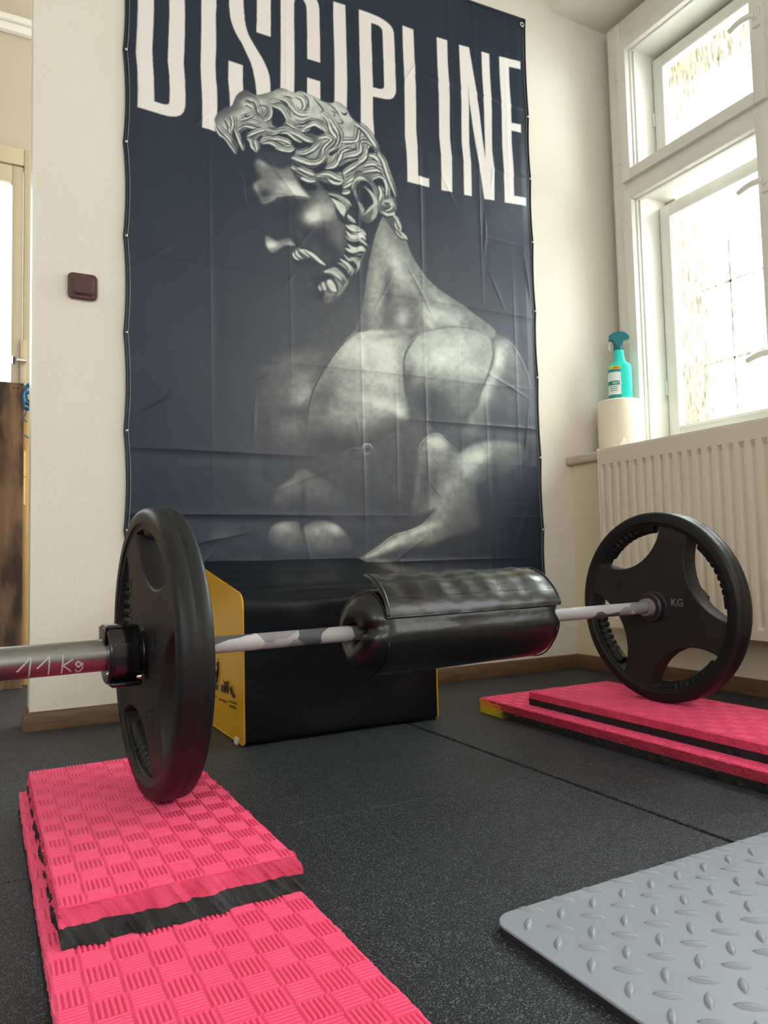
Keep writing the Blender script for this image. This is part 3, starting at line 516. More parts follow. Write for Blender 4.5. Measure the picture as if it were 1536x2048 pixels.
    D(zA, .06, 2.2, ((240,690),(330,800),(410,900),(470,1000)), ((345,570),(370,640),(400,700)), ((450,540),(470,620),(460,720)), ((560,560),(620,530),(690,510)), ((620,480),(640,530),(700,510)), ((780,440),(830,510),(880,570)), ((720,300),(770,370),(790,450)), ((530,700),(620,640),(740,660),(840,690)), ((560,790),(580,880),(600,950)), ((680,820),(730,800),(800,760)), ((930,670),(1000,690),(1090,680)), ((1150,240),(1240,250),(1290,280)), ((1330,230),(1430,290),(1450,400),(1460,460)), ((1020,330),(1130,340),(1200,390)), ((1310,640),(1420,650),(1500,610)), ((900,760),(1010,790),(1110,750),(1220,720)), ((870,870),(980,850),(1100,890),(1200,930)), ((1300,1020),(1420,1040),(1536,1000)), ((1300,1110),(1420,1150)), ((1320,1220),(1400,1310)), ((620,320),(660,310),(710,350)), ((800,380),(860,370),(920,390),(950,450)), ((1100,300),(1180,350),(1240,440)))
    # light strands, crown and side
    D(zB, .93, 6, ((60,130),(150,180),(180,270),(150,330)), ((20,260),(60,330),(140,370),(230,360)), ((70,500),(160,500),(250,470),(330,480),(410,540),(450,610)), ((0,570),(100,620),(200,680),(280,700)), ((140,560),(220,510),(310,490),(400,560)), ((400,370),(470,450),(500,560),(560,650),(590,720)), ((480,420),(540,520),(600,620),(580,740),(490,830)), ((340,660),(440,640),(510,690),(420,780),(400,860)), ((50,850),(170,850),(280,790),(350,720)), ((20,890),(120,930),(250,970),(360,950),(420,880)), ((610,700),(700,700),(800,690),(820,600),(830,540)), ((600,840),(700,790),(790,770),(810,720)), ((570,960),(680,890),(800,860),(850,820),(840,720)), ((850,710),(910,690),(970,720),(1020,760)), ((850,940),(910,880),(930,800),(950,760)), ((820,960),(880,930),(940,860)), ((430,1030),(540,1000),(600,900),(620,830)), ((960,870),(1040,900),(1110,1000),(1150,1100)), ((900,1000),(1000,980),(1080,1020),(1130,1090)), ((870,1080),(980,1060),(1080,1060),(1150,1140),(1170,1240)), ((990,1170),(1080,1140),(1150,1180),(1180,1280),(1170,1400)), ((1060,830),(1130,940),(1170,1060),(1220,1200),(1290,1390)), ((780,480),(870,540),(960,640),(1030,740),(1070,810)), ((1080,1250),(1110,1340),(1090,1440)), ((1200,1400),(1230,1470),(1250,1536)), ((20,1010),(100,1060),(200,1110),(290,1110)), ((100,1020),(200,1070),(290,1100)), ((140,1140),(220,1180),(310,1180)), ((320,1120),(440,1130),(520,1200),(610,1210),(640,1150)), ((360,1100),(470,1100),(580,1160),(640,1170)), ((640,1200),(720,1180),(760,1150)), ((640,1270),(700,1240),(740,1210)), ((720,1060),(780,1000),(850,970)), ((640,1100),(720,1040),(800,1000)), ((630,1330),(690,1330),(720,1310)))
    D(zB, .1, 2.6, ((50,490),(130,495),(200,460),(250,440)), ((270,160),(330,230),(380,290),(400,330),(350,350)), ((440,230),(520,290),(570,350),(610,420)), ((570,480),(640,480),(610,420)), ((550,500),(590,590),(600,690),(560,760),(460,800)), ((610,690),(700,690),(790,680),(820,600),(830,540),(880,580),(950,650)), ((600,840),(680,790),(780,790),(820,720)), ((560,960),(580,880),(640,800)), ((570,970),(680,910),(800,900),(860,840)), ((840,800),(850,710),(910,690),(980,740)), ((930,900),(950,820),(930,760)), ((800,1000),(890,980),(950,900)), ((440,640),(520,680),(470,740),(420,800),(430,880)), ((300,930),(350,860),(370,790)), ((60,860),(180,870),(280,820)), ((900,1030),(1000,1010),(1080,1050),(1120,1110)), ((880,1100),(1000,1090),(1090,1100),(1150,1170)), ((1000,1190),(1080,1160),(1140,1190)), ((620,1060),(640,1130),(650,1200)), ((1090,1470),(1150,1420),(1190,1350)), ((1120,1300),(1150,1380),(1120,1480)), ((40,1040),(120,1080),(220,1130)), ((400,1130),(500,1170),(600,1180)), ((770,1130),(820,1080),(900,1080)), ((160,140),(220,220),(170,350)), ((1040,760),(1060,830),(1040,880)), ((520,380),(545,390)), ((500,320),(560,370)))
    K(zB((80,480),(160,490),(230,460),(270,440)), 4, .12, .8, 1.2)
    # curls at the nape
    Q(zC((1170,470),(1200,400),(1260,380),(1310,430),(1330,520),(1340,580),(1390,640),(1430,740),(1420,790),(1470,850),(1500,890),(1450,900),(1380,850),(1330,760),(1330,660),(1250,640),(1180,590)), .3, 1.2)
    for p, w, v in ((((1180,480),(1230,440),(1290,450),(1300,520),(1230,560)), 6, .8), (((1180,560),(1250,600),(1320,590),(1340,570)), 6, .8), (((1300,580),(1360,650),(1400,720),(1420,780)), 6, .8), (((1350,680),(1370,750),(1420,800)), 5, .85), (((1350,770),(1400,830),(1450,880)), 6, .8), (((1410,800),(1460,850),(1490,890)), 5, .85), (((1210,400),(1200,470),(1240,500)), 4, .6), (((1270,400),(1300,450),(1310,510)), 5, .75)): K(zC(*p), w, v, .95)
    for p in (((1190,520),(1260,530),(1310,490)), ((1180,600),(1250,630),(1330,610)), ((1340,640),(1380,740),(1400,800)), ((1330,740),(1390,810),(1440,860))): K(zC(*p), 2.4, .06, .8)
    K(zH((275,690),(320,770),(325,860),(345,940),(362,970)), 1.6, .3, .8)
def artwork():
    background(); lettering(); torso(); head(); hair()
    n = .5*vnoise(3, 9)+.3*vnoise(4, 4)+.2*vnoise(5, 22)-.5
    CV[:] = np.clip(CV+n*.55*np.clip(CV-.15, 0, .4), -.12, 1)
    s = np.array([-.15, 0, .12, .25, .4, .6, .8, 1.])
    cols = np.array([(12,15,28),(36,47,60),(58,63,74),(84,86,93),(116,118,118),(158,162,156),(200,205,196),(228,232,222)], float)
    rgb = np.stack([np.interp(CV, s, cols[:, k]) for k in range(3)], -1)
    rgb = rgb*(1-LT[..., None])+np.array([230,224,220.])*LT[..., None]
    return rgb/255.

# ------------------------------------------------------------------ banner
BX0, BX1, BZ0, BZ1 = -1.725, -.138, .33, 2.66
PINL = [.551, .848, 1.145, 1.443, 1.737, 2.03, 2.325]; PINR = [.55, .836, 1.159, 1.43, 1.715, 1.98, 2.242]
def scallop(z, pins, amp):
    pins = np.array([BZ0]+list(pins)+[BZ1]); k = np.clip(np.searchsorted(pins, z)-1, 0, len(pins)-2)
    t = (z-pins[k])/(pins[k+1]-pins[k]); return amp*np.sin(np.pi*np.clip(t, 0, 1))**.8
def banner_relief(x, z):
    """height of the cloth in front of the wall (metres)"""
    u = (x-BX0)/(BX1-BX0); P = np.stack([x*3.2, z*2.6, 0*x], -1); n = lambda s, sd: noise3(np.stack([x*s, z*s, 0*x+.5], -1), sd)
    h = .008+.010*n(2.6, 1)+.0035*n(8, 2)+.0010*n(23, 3)
    low = np.clip((1.25-z)/.9, 0, 1)
    h += low*(.006*n(11, 4)+.004*noise3(np.stack([x*26, z*5, 0*x], -1), 5)+.003*n(30, 6))
    # folds from the packing: vertical and horizontal lines
    for k, fx in enumerate((.165, .335, .50, .585, .665, .76, .835, .93)):
        d = x-(BX0+fx*(BX1-BX0))-.006*n(3, 10+k); a = np.clip(.55+1.6*noise3(np.stack([0*x+k*3.7, z*2.3, 0*x], -1), 20), 0, 1.3)*(1 if k % 2 == 0 else .6)
        h += a*(.0042*np.exp(-np.abs(d)/.005)-.0016*np.exp(-((d-.02)/.016)**2))*(.6+.9*low)
    for k, fz in enumerate((.44, .60, .80, .95, 1.11, 1.40, 1.69, 1.98, 2.27)):
        d = z-fz-.005*n(2.5, 40+k); a = np.clip(.6+1.5*noise3(np.stack([x*2.1, 0*x+k*5.1, 0*x], -1), 50), 0, 1.3)
        h += a*(.0055*np.exp(-np.abs(d)/.006)-.0022*np.exp(-((d+.022)/.018)**2))*(.55+.8*low)
    # stray creases
    rs = np.random.RandomState(11)
    for _ in range(46):
        cx = BX0+rs.rand()*(BX1-BX0); cz = BZ0+rs.rand()**1.6*(BZ1-BZ0); an = rs.choice([.9, 1.2, 1.5, 1.9, 2.3, .4])+rs.normal()*.2; L = .03+.07*rs.rand()
        dx, dz = x-cx, z-cz; s = dx*math.cos(an)+dz*math.sin(an); t = -dx*math.sin(an)+dz*math.cos(an)
        h += (.003+.003*rs.rand())*np.exp(-(s/L)**2)*np.exp(-np.abs(t)/.005)
    # pulled flat at the pinned edges
    e = np.minimum(u, 1-u); h = h*np.clip(e/.04+.25, 0, 1)
    return np.clip(h, .0015, .04)
def make_banner():
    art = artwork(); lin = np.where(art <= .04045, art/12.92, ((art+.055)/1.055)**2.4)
    nx, nz = 620, 910; gx, gz = np.meshgrid(np.linspace(0, 1, nx), np.linspace(0, 1, nz)); gx = gx.ravel(); gz = gz.ravel()
    z = BZ0+gz*(BZ1-BZ0); top = -.028*np.sin(np.pi*gx)*gz**4; z = z+top
    xl = BX0+scallop(z, PINL, .0075); xr = BX1-scallop(z, PINR, .006); x = xl+gx*(xr-xl)
    y = -banner_relief(x, z)
    # the artwork's own plane: where a flat point of the cloth lies in the drawing
    H = np.array([[561.042616821, 4.318674742, 1149.], [167.289014931, -475.973251585, 1333.], [.159050524, .020968106, 1.]])
    q = H @ np.stack([x, z, np.ones_like(x)]); ax = np.clip(q[0]/q[2]-AX0-.5, 0, AW-1.01); ay = np.clip(q[1]/q[2]-AY0-.5, 0, AH-1.01)
    i = ax.astype(int); j = ay.astype(int); fx = (ax-i)[:, None]; fy = (ay-j)[:, None]
    c = (lin[j, i]*(1-fx)+lin[j, i+1]*fx)*(1-fy)+(lin[j+1, i]*(1-fx)+lin[j+1, i+1]*fx)*fy
    me = bpy.data.meshes.new('cloth'); nv = nx*nz; nf = (nx-1)*(nz-1); me.vertices.add(nv)
    me.vertices.foreach_set('co', np.stack([x, y, z], -1).astype(np.float32).ravel())
    a = (np.arange(nz-1)[:, None]*nx+np.arange(nx-1)[None]).ravel(); F = np.stack([a, a+1, a+nx+1, a+nx], -1)
    me.loops.add(nf*4); me.polygons.add(nf); me.loops.foreach_set('vertex_index', F.ravel().astype(np.int32)); me.polygons.foreach_set('loop_start', np.arange(0, nf*4, 4, dtype=np.int32))
    me.update(calc_edges=True); me.shade_smooth()
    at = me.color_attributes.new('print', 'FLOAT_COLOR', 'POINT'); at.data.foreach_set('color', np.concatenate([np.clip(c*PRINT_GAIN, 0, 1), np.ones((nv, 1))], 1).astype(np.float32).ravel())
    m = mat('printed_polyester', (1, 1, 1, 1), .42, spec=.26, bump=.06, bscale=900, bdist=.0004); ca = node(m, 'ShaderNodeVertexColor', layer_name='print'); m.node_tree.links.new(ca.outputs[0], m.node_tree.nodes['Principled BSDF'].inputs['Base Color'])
    root = empty('banner', (0, 0, 0)); tag(root, 'dark printed cloth banner with statue bust and large white DISCIPLINE lettering, pinned to the wall', 'banner')
    link_obj('cloth', me, m, root)
    hm = mat('hem_tape', (.012, .016, .022, 1), .45); lt = mat('hem_edge', (.3, .32, .34, 1), .5); pm = mat('eyelet_steel', (.75, .75, .75, 1), .3, .8)
    def edge(side):
        zz = np.linspace(BZ0, BZ1, 160); xx = BX0+scallop(zz, PINL, .0075) if side < 0 else BX1-scallop(zz, PINR, .006); return xx, zz
    for side, pins in ((-1, PINL), (1, PINR)):
        xx, zz = edge(side); hh = banner_relief(xx, zz)
        MB().tube([(a, -max(h, .004)-.001, b) for a, b, h in zip(xx, zz, hh)], .0042, 6).build('hem', hm, root, True)
        MB().tube([(a-side*.009, -max(h, .004)-.0032, b) for a, b, h in zip(xx, zz, hh)], .0008, 5).build('stitching', lt, root, True)
        for p in pins:
            MB().lathe([(-.004, 0), (-.0035, .003), (0, .0042)], 10).build('pin', pm, root, True).matrix_local = Matrix.Translation(((BX0 if side < 0 else BX1)-side*.006, -.0105, p)) @ Matrix.Rotation(math.pi/2, 4, 'Z')
    gx = np.linspace(0, 1, 120); zt = BZ1-.028*np.sin(np.pi*gx); xt = BX0+gx*(BX1-BX0)
    MB().tube([(a, -.007, b) for a, b in zip(xt, zt)], .004, 6).build('hem', hm, root, True)
    for cx, cz in ((BX1-.021, BZ1-.03), (BX0+.021, BZ1-.03)):
        t = [2*math.pi*k/20 for k in range(20)]; MB().tube([(cx+.008*math.cos(a), -.012, cz+.008*math.sin(a)) for a in t], .0028, 8, closed=True).build('eyelet', pm, root, True)
PRINT_GAIN = 1.0
make_banner()

# ------------------------------------------------------------------ light switch
sw = empty('light_switch', (-1.842, 0, 1.267)); tag(sw, 'dark brown square rocker light switch on the cream wall', 'switch')
brown = mat('brown_bakelite', (.075, .02, .022, 1), .3, coat=.3)
def rrect(w, h, r, n=6): return [(sx*(w/2-r)+r*math.cos(a), sy*(h/2-r)+r*math.sin(a)) for sx, sy, a0 in ((1, 1, 0), (-1, 1, 90), (-1, -1, 180), (1, -1, 270)) for a in [math.radians(a0+90*k/n) for k in range(n+1)]]
FW = Matrix.Rotation(math.pi/2, 4, 'X')
for n, w, hgt, r, e, b, yy in (('plate', .082, .077, .012, .003, .003, -.006), ('rocker_frame', .060, .054, .010, .0015, .0015, -.0125), ('rocker', .054, .048, .009, .0016, .0016, -.0155)):
    me = curve_mesh(n, [rrect(w-2*b, hgt-2*b, r)], e, b); me.transform(FW); o = link_obj(n, me, brown, sw); o.location = (0, yy, 0); smooth_by_angle(o)

# ------------------------------------------------------------------ radiator
rad = empty('radiator', (-.055, -.9, .18)); tag(rad, 'cream ribbed panel radiator mounted under the window sill', 'radiator')
enamel = mat('cream_enamel', (.76, .66, .53, 1), .35, col2=(.72, .62, .49, 1), nscale=3)
def radiator():
    y0, y1 = -.275, -1.70; zb, zt = .185, .832; X = -.098; per = .0375; n = int((y0-y1)/per); dep = .014
    # rows of profile heights: (z, depth factor)
    rows = [(zb, 0), (zb+.030, 0), (zb+.044, 1), (.757, 1), (.776, 0), (zt-.006, 0), (zt, -.6)]
    cols = [(y0, 0)]
    for k in range(n):
        a = y0-.012-k*per; cols += [(a, 0), (a-.0045, 1), (a-.0185, 1), (a-.023, 0)]
    cols.append((y1, 0)); v = []; f = []
    for z, d in rows:
        for y, e in cols: v.append((X+(dep*e*d if d > 0 else -d*dep), y, z))
    m = len(cols)
    for i in range(len(rows)-1):
        for k in range(m-1): f.append((i*m+k, (i+1)*m+k, (i+1)*m+k+1, i*m+k+1))
    o = obj('front_panel', [(a+.055, b+.9, c-.18) for a, b, c in v], f, enamel, rad)
    sd = mat('enamel_side', (.74, .65, .53, 1), .4)
    q = lambda mb, nm: (setattr(mb, 'v', [(a+.055, b+.9, c-.18) for a, b, c in mb.v]), smooth_by_angle(mb.build(nm, sd, rad)))
    q(MB().box(X-.001, -.012, y0-.001, y0+.003, zb, zt+.003, .001), 'side_panel'); q(MB().box(X-.001, -.012, y1-.003, y1, zb, zt+.003, .001), 'side_panel')
    q(MB().box(-.030, -.014, y1, y0, zb, zt-.01, .003), 'rear_panel'); g = MB()
    for k in range(60): g.box(X+.006, -.016, y0-.012-k*.0235, y0-.024-k*.0235, zt-.004, zt)
    g.box(X+.003, X+.009, y1, y0, zt-.004, zt+.001).box(-.02, -.014, y1, y0, zt-.004, zt+.001); q(g, 'top_grille')
    for b in (-.45, -1.5): q(MB().box(-.016, .0205, b-.015, b+.015, .3, .72), 'bracket')
radiator()

# ------------------------------------------------------------------ paper roll and spray bottle on the sill
roll = empty('paper_roll', (.172, -.13, .8465)); tag(roll, 'large cream industrial paper towel roll standing on the window sill', 'paper roll')
paper = mat('unbleached_paper', (.80, .72, .58, 1), .9, bump=.3, bscale=200, bdist=.001)
o = MB().lathe([(0, .022), (0, .080), (.003, .085), (.21, .085), (.215, .082), (.217, .078), (.216, .022), (0, .022)], 64, 'Z').build('roll', paper, roll); smooth_by_angle(o)
MB().lathe([(.0, .0205), (.0, .0225), (.216, .0225), (.216, .0205), (0, .0205)], 32, 'Z').build('core', mat('cardboard', (.3, .2, .11, 1), .9), roll, True)
a0 = math.radians(232); tf = [((.0865+.004*k/6)*math.cos(a0+.03*math.sin(k)), (.0865+.004*k/6)*math.sin(a0+.03*math.sin(k)), .004+.055*k/6) for k in range(7)]
v = []; f = []
for k in range(9):
    for s in (-1, 1):
        wd = .016*(1-k/9.)**.7; an = a0+s*wd/.086+.05*math.sin(k*1.3); rr = .0875+.006*math.sin(k*.5); v.append((rr*math.cos(an), rr*math.sin(an), .002+.0075*k))
for k in range(8): f.append((2*k, 2*k+1, 2*k+3, 2*k+2))
obj('torn_sheet', v, f, mat('white_paper', (.85, .83, .78, 1), .9), roll, True)
def spray_bottle():
    root = empty('spray_bottle', M=Matrix.Translation((.180, -.135, 1.0641)) @ Matrix.Rotation(math.radians(-32), 4, 'Z') @ Matrix.Scale(1.07, 4)); tag(root, 'turquoise cleaner spray bottle with dark teal trigger standing on the paper roll', 'spray bottle')
    liquid = mat('turquoise_plastic', (.05, .86, .74, 1), .22, trans=.35, spec=.5, ior=1.3); teal = mat('teal_plastic', (.0, .13, .16, 1), .3)
    # oval body: rows of (z, half width x, half depth y, shift x)
    rows = [(0, .036, .020, 0), (.004, .041, .024, 0), (.012, .043, .026, 0), (.05, .043, .027, 0), (.10, .043, .027, 0), (.125, .042, .026, .001), (.138, .038, .024, .002), (.145, .030, .021, .002), (.150, .022, .018, .002), (.165, .019, .017, .0), (.182, .018, .016, -.002), (.188, .020, .018, -.002), (.193, .018, .017, -.002), (.196, .014, .014, -.002)]
    n = 40; v = []; f = []
    for z, rx, ry, sx in rows:
        for k in range(n):
            t = 2*math.pi*k/n; c, s = math.cos(t), math.sin(t); e = .72; v.append((sx+rx*math.copysign(abs(c)**e, c), ry*math.copysign(abs(s)**e, s), z))
    for i in range(len(rows)-1):
        for k in range(n): f.append((i*n+k, i*n+(k+1) % n, (i+1)*n+(k+1) % n, (i+1)*n+k))
    f += [tuple(range(n))[::-1], tuple((len(rows)-1)*n+k for k in range(n))]
    obj('bottle', v, f, liquid, root, True)
    # label on the narrow left front, slightly off the body
    white = mat('label_paper', (.72, .80, .76, 1), .4); green = mat('label_green', (.0, .22, .2, 1), .4); yellow = mat('label_yellow', (.75, .62, .03, 1), .4); red = mat('label_red', (.6, .12, .04, 1), .4)
    def wrap(pts2, nm, m, off, parent):
        """a flat outline (angle deg, z) wrapped on the body"""
        vv = []
        def body(a, z):
            rx = np.interp(z, [q[0] for q in rows], [q[1] for q in rows]); ry = np.interp(z, [q[0] for q in rows], [q[2] for q in rows]); t = math.radians(a); c, s = math.cos(t), math.sin(t); e = .72
            return ((rx+off)*math.copysign(abs(c)**e, c), (ry+off)*math.copysign(abs(s)**e, s), z)
        g = MB()
        (a0, z0, a1, z1) = pts2; na, nz = 12, 8; vv = [body(a0+(a1-a0)*i/na, z0+(z1-z0)*j/nz) for j in range(nz+1) for i in range(na+1)]
        ff = [(j*(na+1)+i, j*(na+1)+i+1, (j+1)*(na+1)+i+1, (j+1)*(na+1)+i) for j in range(nz) for i in range(na)]
        return obj(nm, vv, ff, m, parent, True)
    lab = wrap((150, .006, 268, .118), 'label', white, .0006, root)
    wrap((150, .006, 268, .022), 'label_band', green, .0010, lab); wrap((150, .108, 268, .118), 'label_band', green, .0010, lab); wrap((205, .119, 268, .131), 'label_flash', yellow, .0008, lab); wrap((235, .121, 266, .128), 'label_flash', red, .0011, lab)
    wrap((168, .058, 264, .074), 'name_plate', green, .0010, lab)
    me = lettering_mesh('SANYTOL', .009, .036); o = link_obj('lettering', me, white, lab); o.matrix_local = frame((-.035, -.0262, .0615), (1, -.06, 0), (0, 0, 1))
    for z, w in ((.05, .022), (.043, .03), (.036, .026)): wrap((200, z, 255, z+.0022), 'text_line', green, .0010, lab)
    # trigger head
    h = MB().lathe([(.194, .010), (.194, .0165), (.212, .0165), (.214, .012)], 28, 'Z', caps=True); cap = h.build('screw_cap', teal, root); smooth_by_angle(cap); cap.location = (-.002, 0, 0)
    for k in range(14): t = 2*math.pi*k/14; MB().box(-.001, .001, -.001, .001, .196, .211).build('grip_rib', teal, cap).location = (.0168*math.cos(t), .0168*math.sin(t), 0)
    prof = [(-.012, .214), (.010, .214), (.013, .226), (.020, .236), (.034, .240), (.038, .246), (.034, .254), (.020, .262), (.000, .265), (-.018, .260), (-.031, .252), (-.033, .236), (-.026, .236), (-.018, .226)]
    me = curve_mesh('trigger_head', [prof], .008, .003); me.transform(Matrix.Rotation(math.pi/2, 4, 'X')); o = link_obj('trigger_head', me, teal, root); smooth_by_angle(o)
    MB().box(.036, .042, -.006, .006, .241, .252, .002).build('nozzle', teal, root)
    tw = mat('clear_trigger', (.8, .83, .8, 1), .25, trans=.4); MB().tube([(-.028, 0, .238), (-.034, 0, .222), (-.036, 0, .205), (-.031, 0, .192), (-.026, 0, .196), (-.024, 0, .21), (-.022, 0, .228)], [.003, .0035, .004, .004, .003, .003, .003], 8).build('trigger', tw, root, True)
spray_bottle()

# ------------------------------------------------------------------ barbell frame of reference
BA = Vector((-1.812, -1.027, .308)); BB = Vector((-.629, -.98, .315)); ax = (BB-BA).normalized()
BY = Vector((0, 0, 1)).cross(ax).normalized(); BZ = ax.cross(BY); BL = (BB-BA).length
BM = Matrix(((ax.x, BY.x, BZ.x, BA.x), (ax.y, BY.y, BZ.y, BA.y), (ax.z, BY.z, BZ.z, BA.z), (0, 0, 0, 1)))
steel = mat('worn_steel', (.30, .30, .29, 1), .34, 1., col2=(.22, .22, .21, 1), nscale=40, stretch=(.3, 3, 3), bump=.08, bscale=90)
steel_dark = mat('dark_steel', (.05, .05, .055, 1), .4, .7)
blackrub = mat('black_rubber_plate', (.012, .0115, .0118, 1), .5, col2=(.026, .0235, .0235, 1), nscale=12, ncontrast=.6, bump=.12, bscale=260, bdist=.0008, spec=.3)
rimrub = mat('black_rubber_rim', (.006, .0065, .008, 1), .42, col2=(.011, .011, .012, 1), nscale=9, bump=.1, bscale=320, bdist=.0006, spec=.35)
gloss = mat('black_gloss_plastic', (.006, .006, .008, 1), .16, coat=.3)
def camo():
    m = mat('camo_grip_tape', (.3, .3, .3, 1), .55, bump=.5, bscale=900, bdist=.0006); nt = m.node_tree; L = nt.links; p = nt.nodes['Principled BSDF']
    tc = node(m, 'ShaderNodeTexCoord'); mp = node(m, 'ShaderNodeMapping'); mp.inputs['Scale'].default_value = (14, 16, 16); mp.inputs['Rotation'].default_value = (0, 0, .6); L.new(tc.outputs['Object'], mp.inputs[0])
    nz = node(m, 'ShaderNodeTexNoise'); nz.inputs['Scale'].default_value = 1.1; nz.inputs['Detail'].default_value = 1; L.new(mp.outputs[0], nz.inputs['Vector'])
    mx = node(m, 'ShaderNodeMix'); mx.data_type = 'RGBA'; mx.inputs[0].default_value = .3; L.new(mp.outputs[0], mx.inputs[6]); L.new(nz.outputs['Color'], mx.inputs[7])
    vo = node(m, 'ShaderNodeTexVoronoi'); vo.inputs['Scale'].default_value = 1.7; L.new(mx.outputs[2], vo.inputs['Vector'])
    sp = node(m, 'ShaderNodeSeparateColor'); L.new(vo.outputs['Color'], sp.inputs[0])
    r = node(m, 'ShaderNodeValToRGB'); r.color_ramp.interpolation = 'CONSTANT'; e = r.color_ramp.elements; e[0].position = 0; e[0].color = (.22, .22, .23, 1); e[1].position = .30; e[1].color = (.38, .375, .38, 1)
    for ps, c in ((.6, (.075, .08, .09, 1)), (.78, (.54, .52, .52, 1)), (.92, (.23, .22, .24, 1))):
        q = e.new(ps); q.color = c
    L.new(sp.outputs[0], r.inputs[0]); L.new(r.outputs[0], p.inputs['Base Color']); return m
bar = empty('barbell', M=BM); tag(bar, 'steel barbell with grey camouflage grip tape, its sleeve marked 11Kg', 'barbell')
o = MB().lathe([(.03, .0001), (.03, .0145), (BL-.03, .0145), (BL-.03, .0001)], 32).build('shaft', camo(), bar); smooth_by_angle(o)
for s, x0, x1 in ((-1, -.56, .004), (1, BL-.004, BL+.19)):
    o = MB().lathe([(x0, .0001), (x0, .022), (x0+.003, .025), (x1-.003, .025), (x1, .022), (x1, .0001)], 40).build('sleeve', steel, bar); smooth_by_angle(o)
for x0 in (.003, BL-.018):
    o = MB().lathe([(x0, .0146), (x0, .033), (x0+.003, .036), (x0+.012, .036), (x0+.015, .033), (x0+.015, .0146)], 40).build('collar_flange', steel_dark, bar); smooth_by_angle(o)
o = MB().lathe([(BL-.034, .0150), (BL-.034, .0205), (BL-.016, .022), (BL-.016, .015)], 32).build('end_ring', mat('taupe_tape', (.22, .19, .18, 1), .6), bar); smooth_by_angle(o)
ink = mat('white_marker', (.55, .52, .52, 1), .6)
marks = [[(-.2362,-27.2),(-.2276,-5.7),(-.218,18.3)],[(-.217,18.1),(-.2188,-13.3),(-.2197,-57.9)],[(-.2089,-21.5),(-.2001,-1.5),(-.1918,16.7)],[(-.1918,15.1),(-.1925,-14.2),(-.1926,-53.)],[(-.1727,17.9),(-.1736,-13.2),(-.1746,-54.4)],[(-.159,.9),(-.1696,-14.2),(-.175,-21.6)],[(-.1728,-19.2),(-.1658,-33.9),(-.1609,-47.6)],[(-.1518,-7.3),(-.1551,-17.8),(-.1514,-31.4),(-.1461,-20.1),(-.1518,-7.3)],[(-.145,-14.5),(-.1454,-40.6),(-.1503,-57.9),(-.1551,-41.2)]]
mk = MB()
for st in marks:
    P = []
    for (x0, a0), (x1, a1) in zip(st, st[1:]):
        for k in range(6): t = k/6; P.append((x0+(x1-x0)*t, a0+(a1-a0)*t))
    P.append(st[-1]); mk.tube([(x, -.0249*math.cos(math.radians(a)), .0249*math.sin(math.radians(a))) for x, a in P], .0013, 6)
mk.build('handwriting', ink, bar)

# ------------------------------------------------------------------ weight plates
def lens(c):
    """grip opening centred at angle c (degrees): concentric outer arc, inner arc bulging to the hub"""
    P = []; ro, ri, w = .204, .112, 34.
    for k in range(15): a = math.radians(c-w+2*w*k/14); P.append((ro*math.cos(a), ro*math.sin(a)))
    A, B = Vector(P[-1]), Vector(P[0]); mid = (A+B)/2; tip = Vector((ri*math.cos(math.radians(c)), ri*math.sin(math.radians(c)))); h = (mid-tip).length; cl = (A-B).length
    R = (h*h+cl*cl/4)/(2*h); cc = tip+(mid-tip).normalized()*R; a0 = math.atan2(A.y-cc.y, A.x-cc.x); a1 = math.atan2(B.y-cc.y, B.x-cc.x); am = math.atan2(tip.y-cc.y, tip.x-cc.x)
    d0 = (am-a0+math.pi) % (2*math.pi)-math.pi; d1 = (a1-am+math.pi) % (2*math.pi)-math.pi
    arc = [cc+Vector((math.cos(a0+d0*k/9), math.sin(a0+d0*k/9)))*R for k in range(1, 10)]+[cc+Vector((math.cos(am+d1*k/9), math.sin(am+d1*k/9)))*R for k in range(1, 9)]
    P += [tuple(q) for q in arc]
    # round the two horns
    for _ in range(2):
        Q = []
        for i in range(len(P)):
            a, b = Vector(P[i]), Vector(P[(i+1) % len(P)]); Q += [tuple(a*.75+b*.25), tuple(a*.25+b*.75)]
        P = Q
    return P[::-1]
circ = lambda r, n=72: [(r*math.cos(2*math.pi*k/n), r*math.sin(2*math.pi*k/n)) for k in range(n)]
TO = Matrix(((0, 0, -1, 0), (-1, 0, 0, 0), (0, 1, 0, 0), (0, 0, 0, 1)))      # drawing plane -> plate plane
body_me = curve_mesh('plate_body', [circ(.207, 96), circ(.0305, 40)[::-1]]+[lens(90*k) for k in range(4)], .0185, .004); body_me.transform(TO)
def grip_mesh():
    pts = []; rr = []; n = 66
    for k in range(n+1):
        a = math.radians(-25+50*k/n); pts.append((0, -.1985*math.cos(a), .1985*math.sin(a))); s = (k/n-.5)*2; t = (s+.62)/1.24*6
        rr.append(.0165 if not 0 < t < 6 else (.0138 if (t % 1) < .18 or (t % 1) > .82 else .0170))
    rr[0] = rr[-1] = .010; b = MB().tube(pts, rr, 14); return meshd('grip', b.v, b.f)
grip_me = grip_mesh(); grip_me.shade_smooth()
txt = mat('plate_relief', (.010, .010, .010, 1), .35); txt2 = mat('plate_relief_worn', (.16, .16, .17, 1), .5)
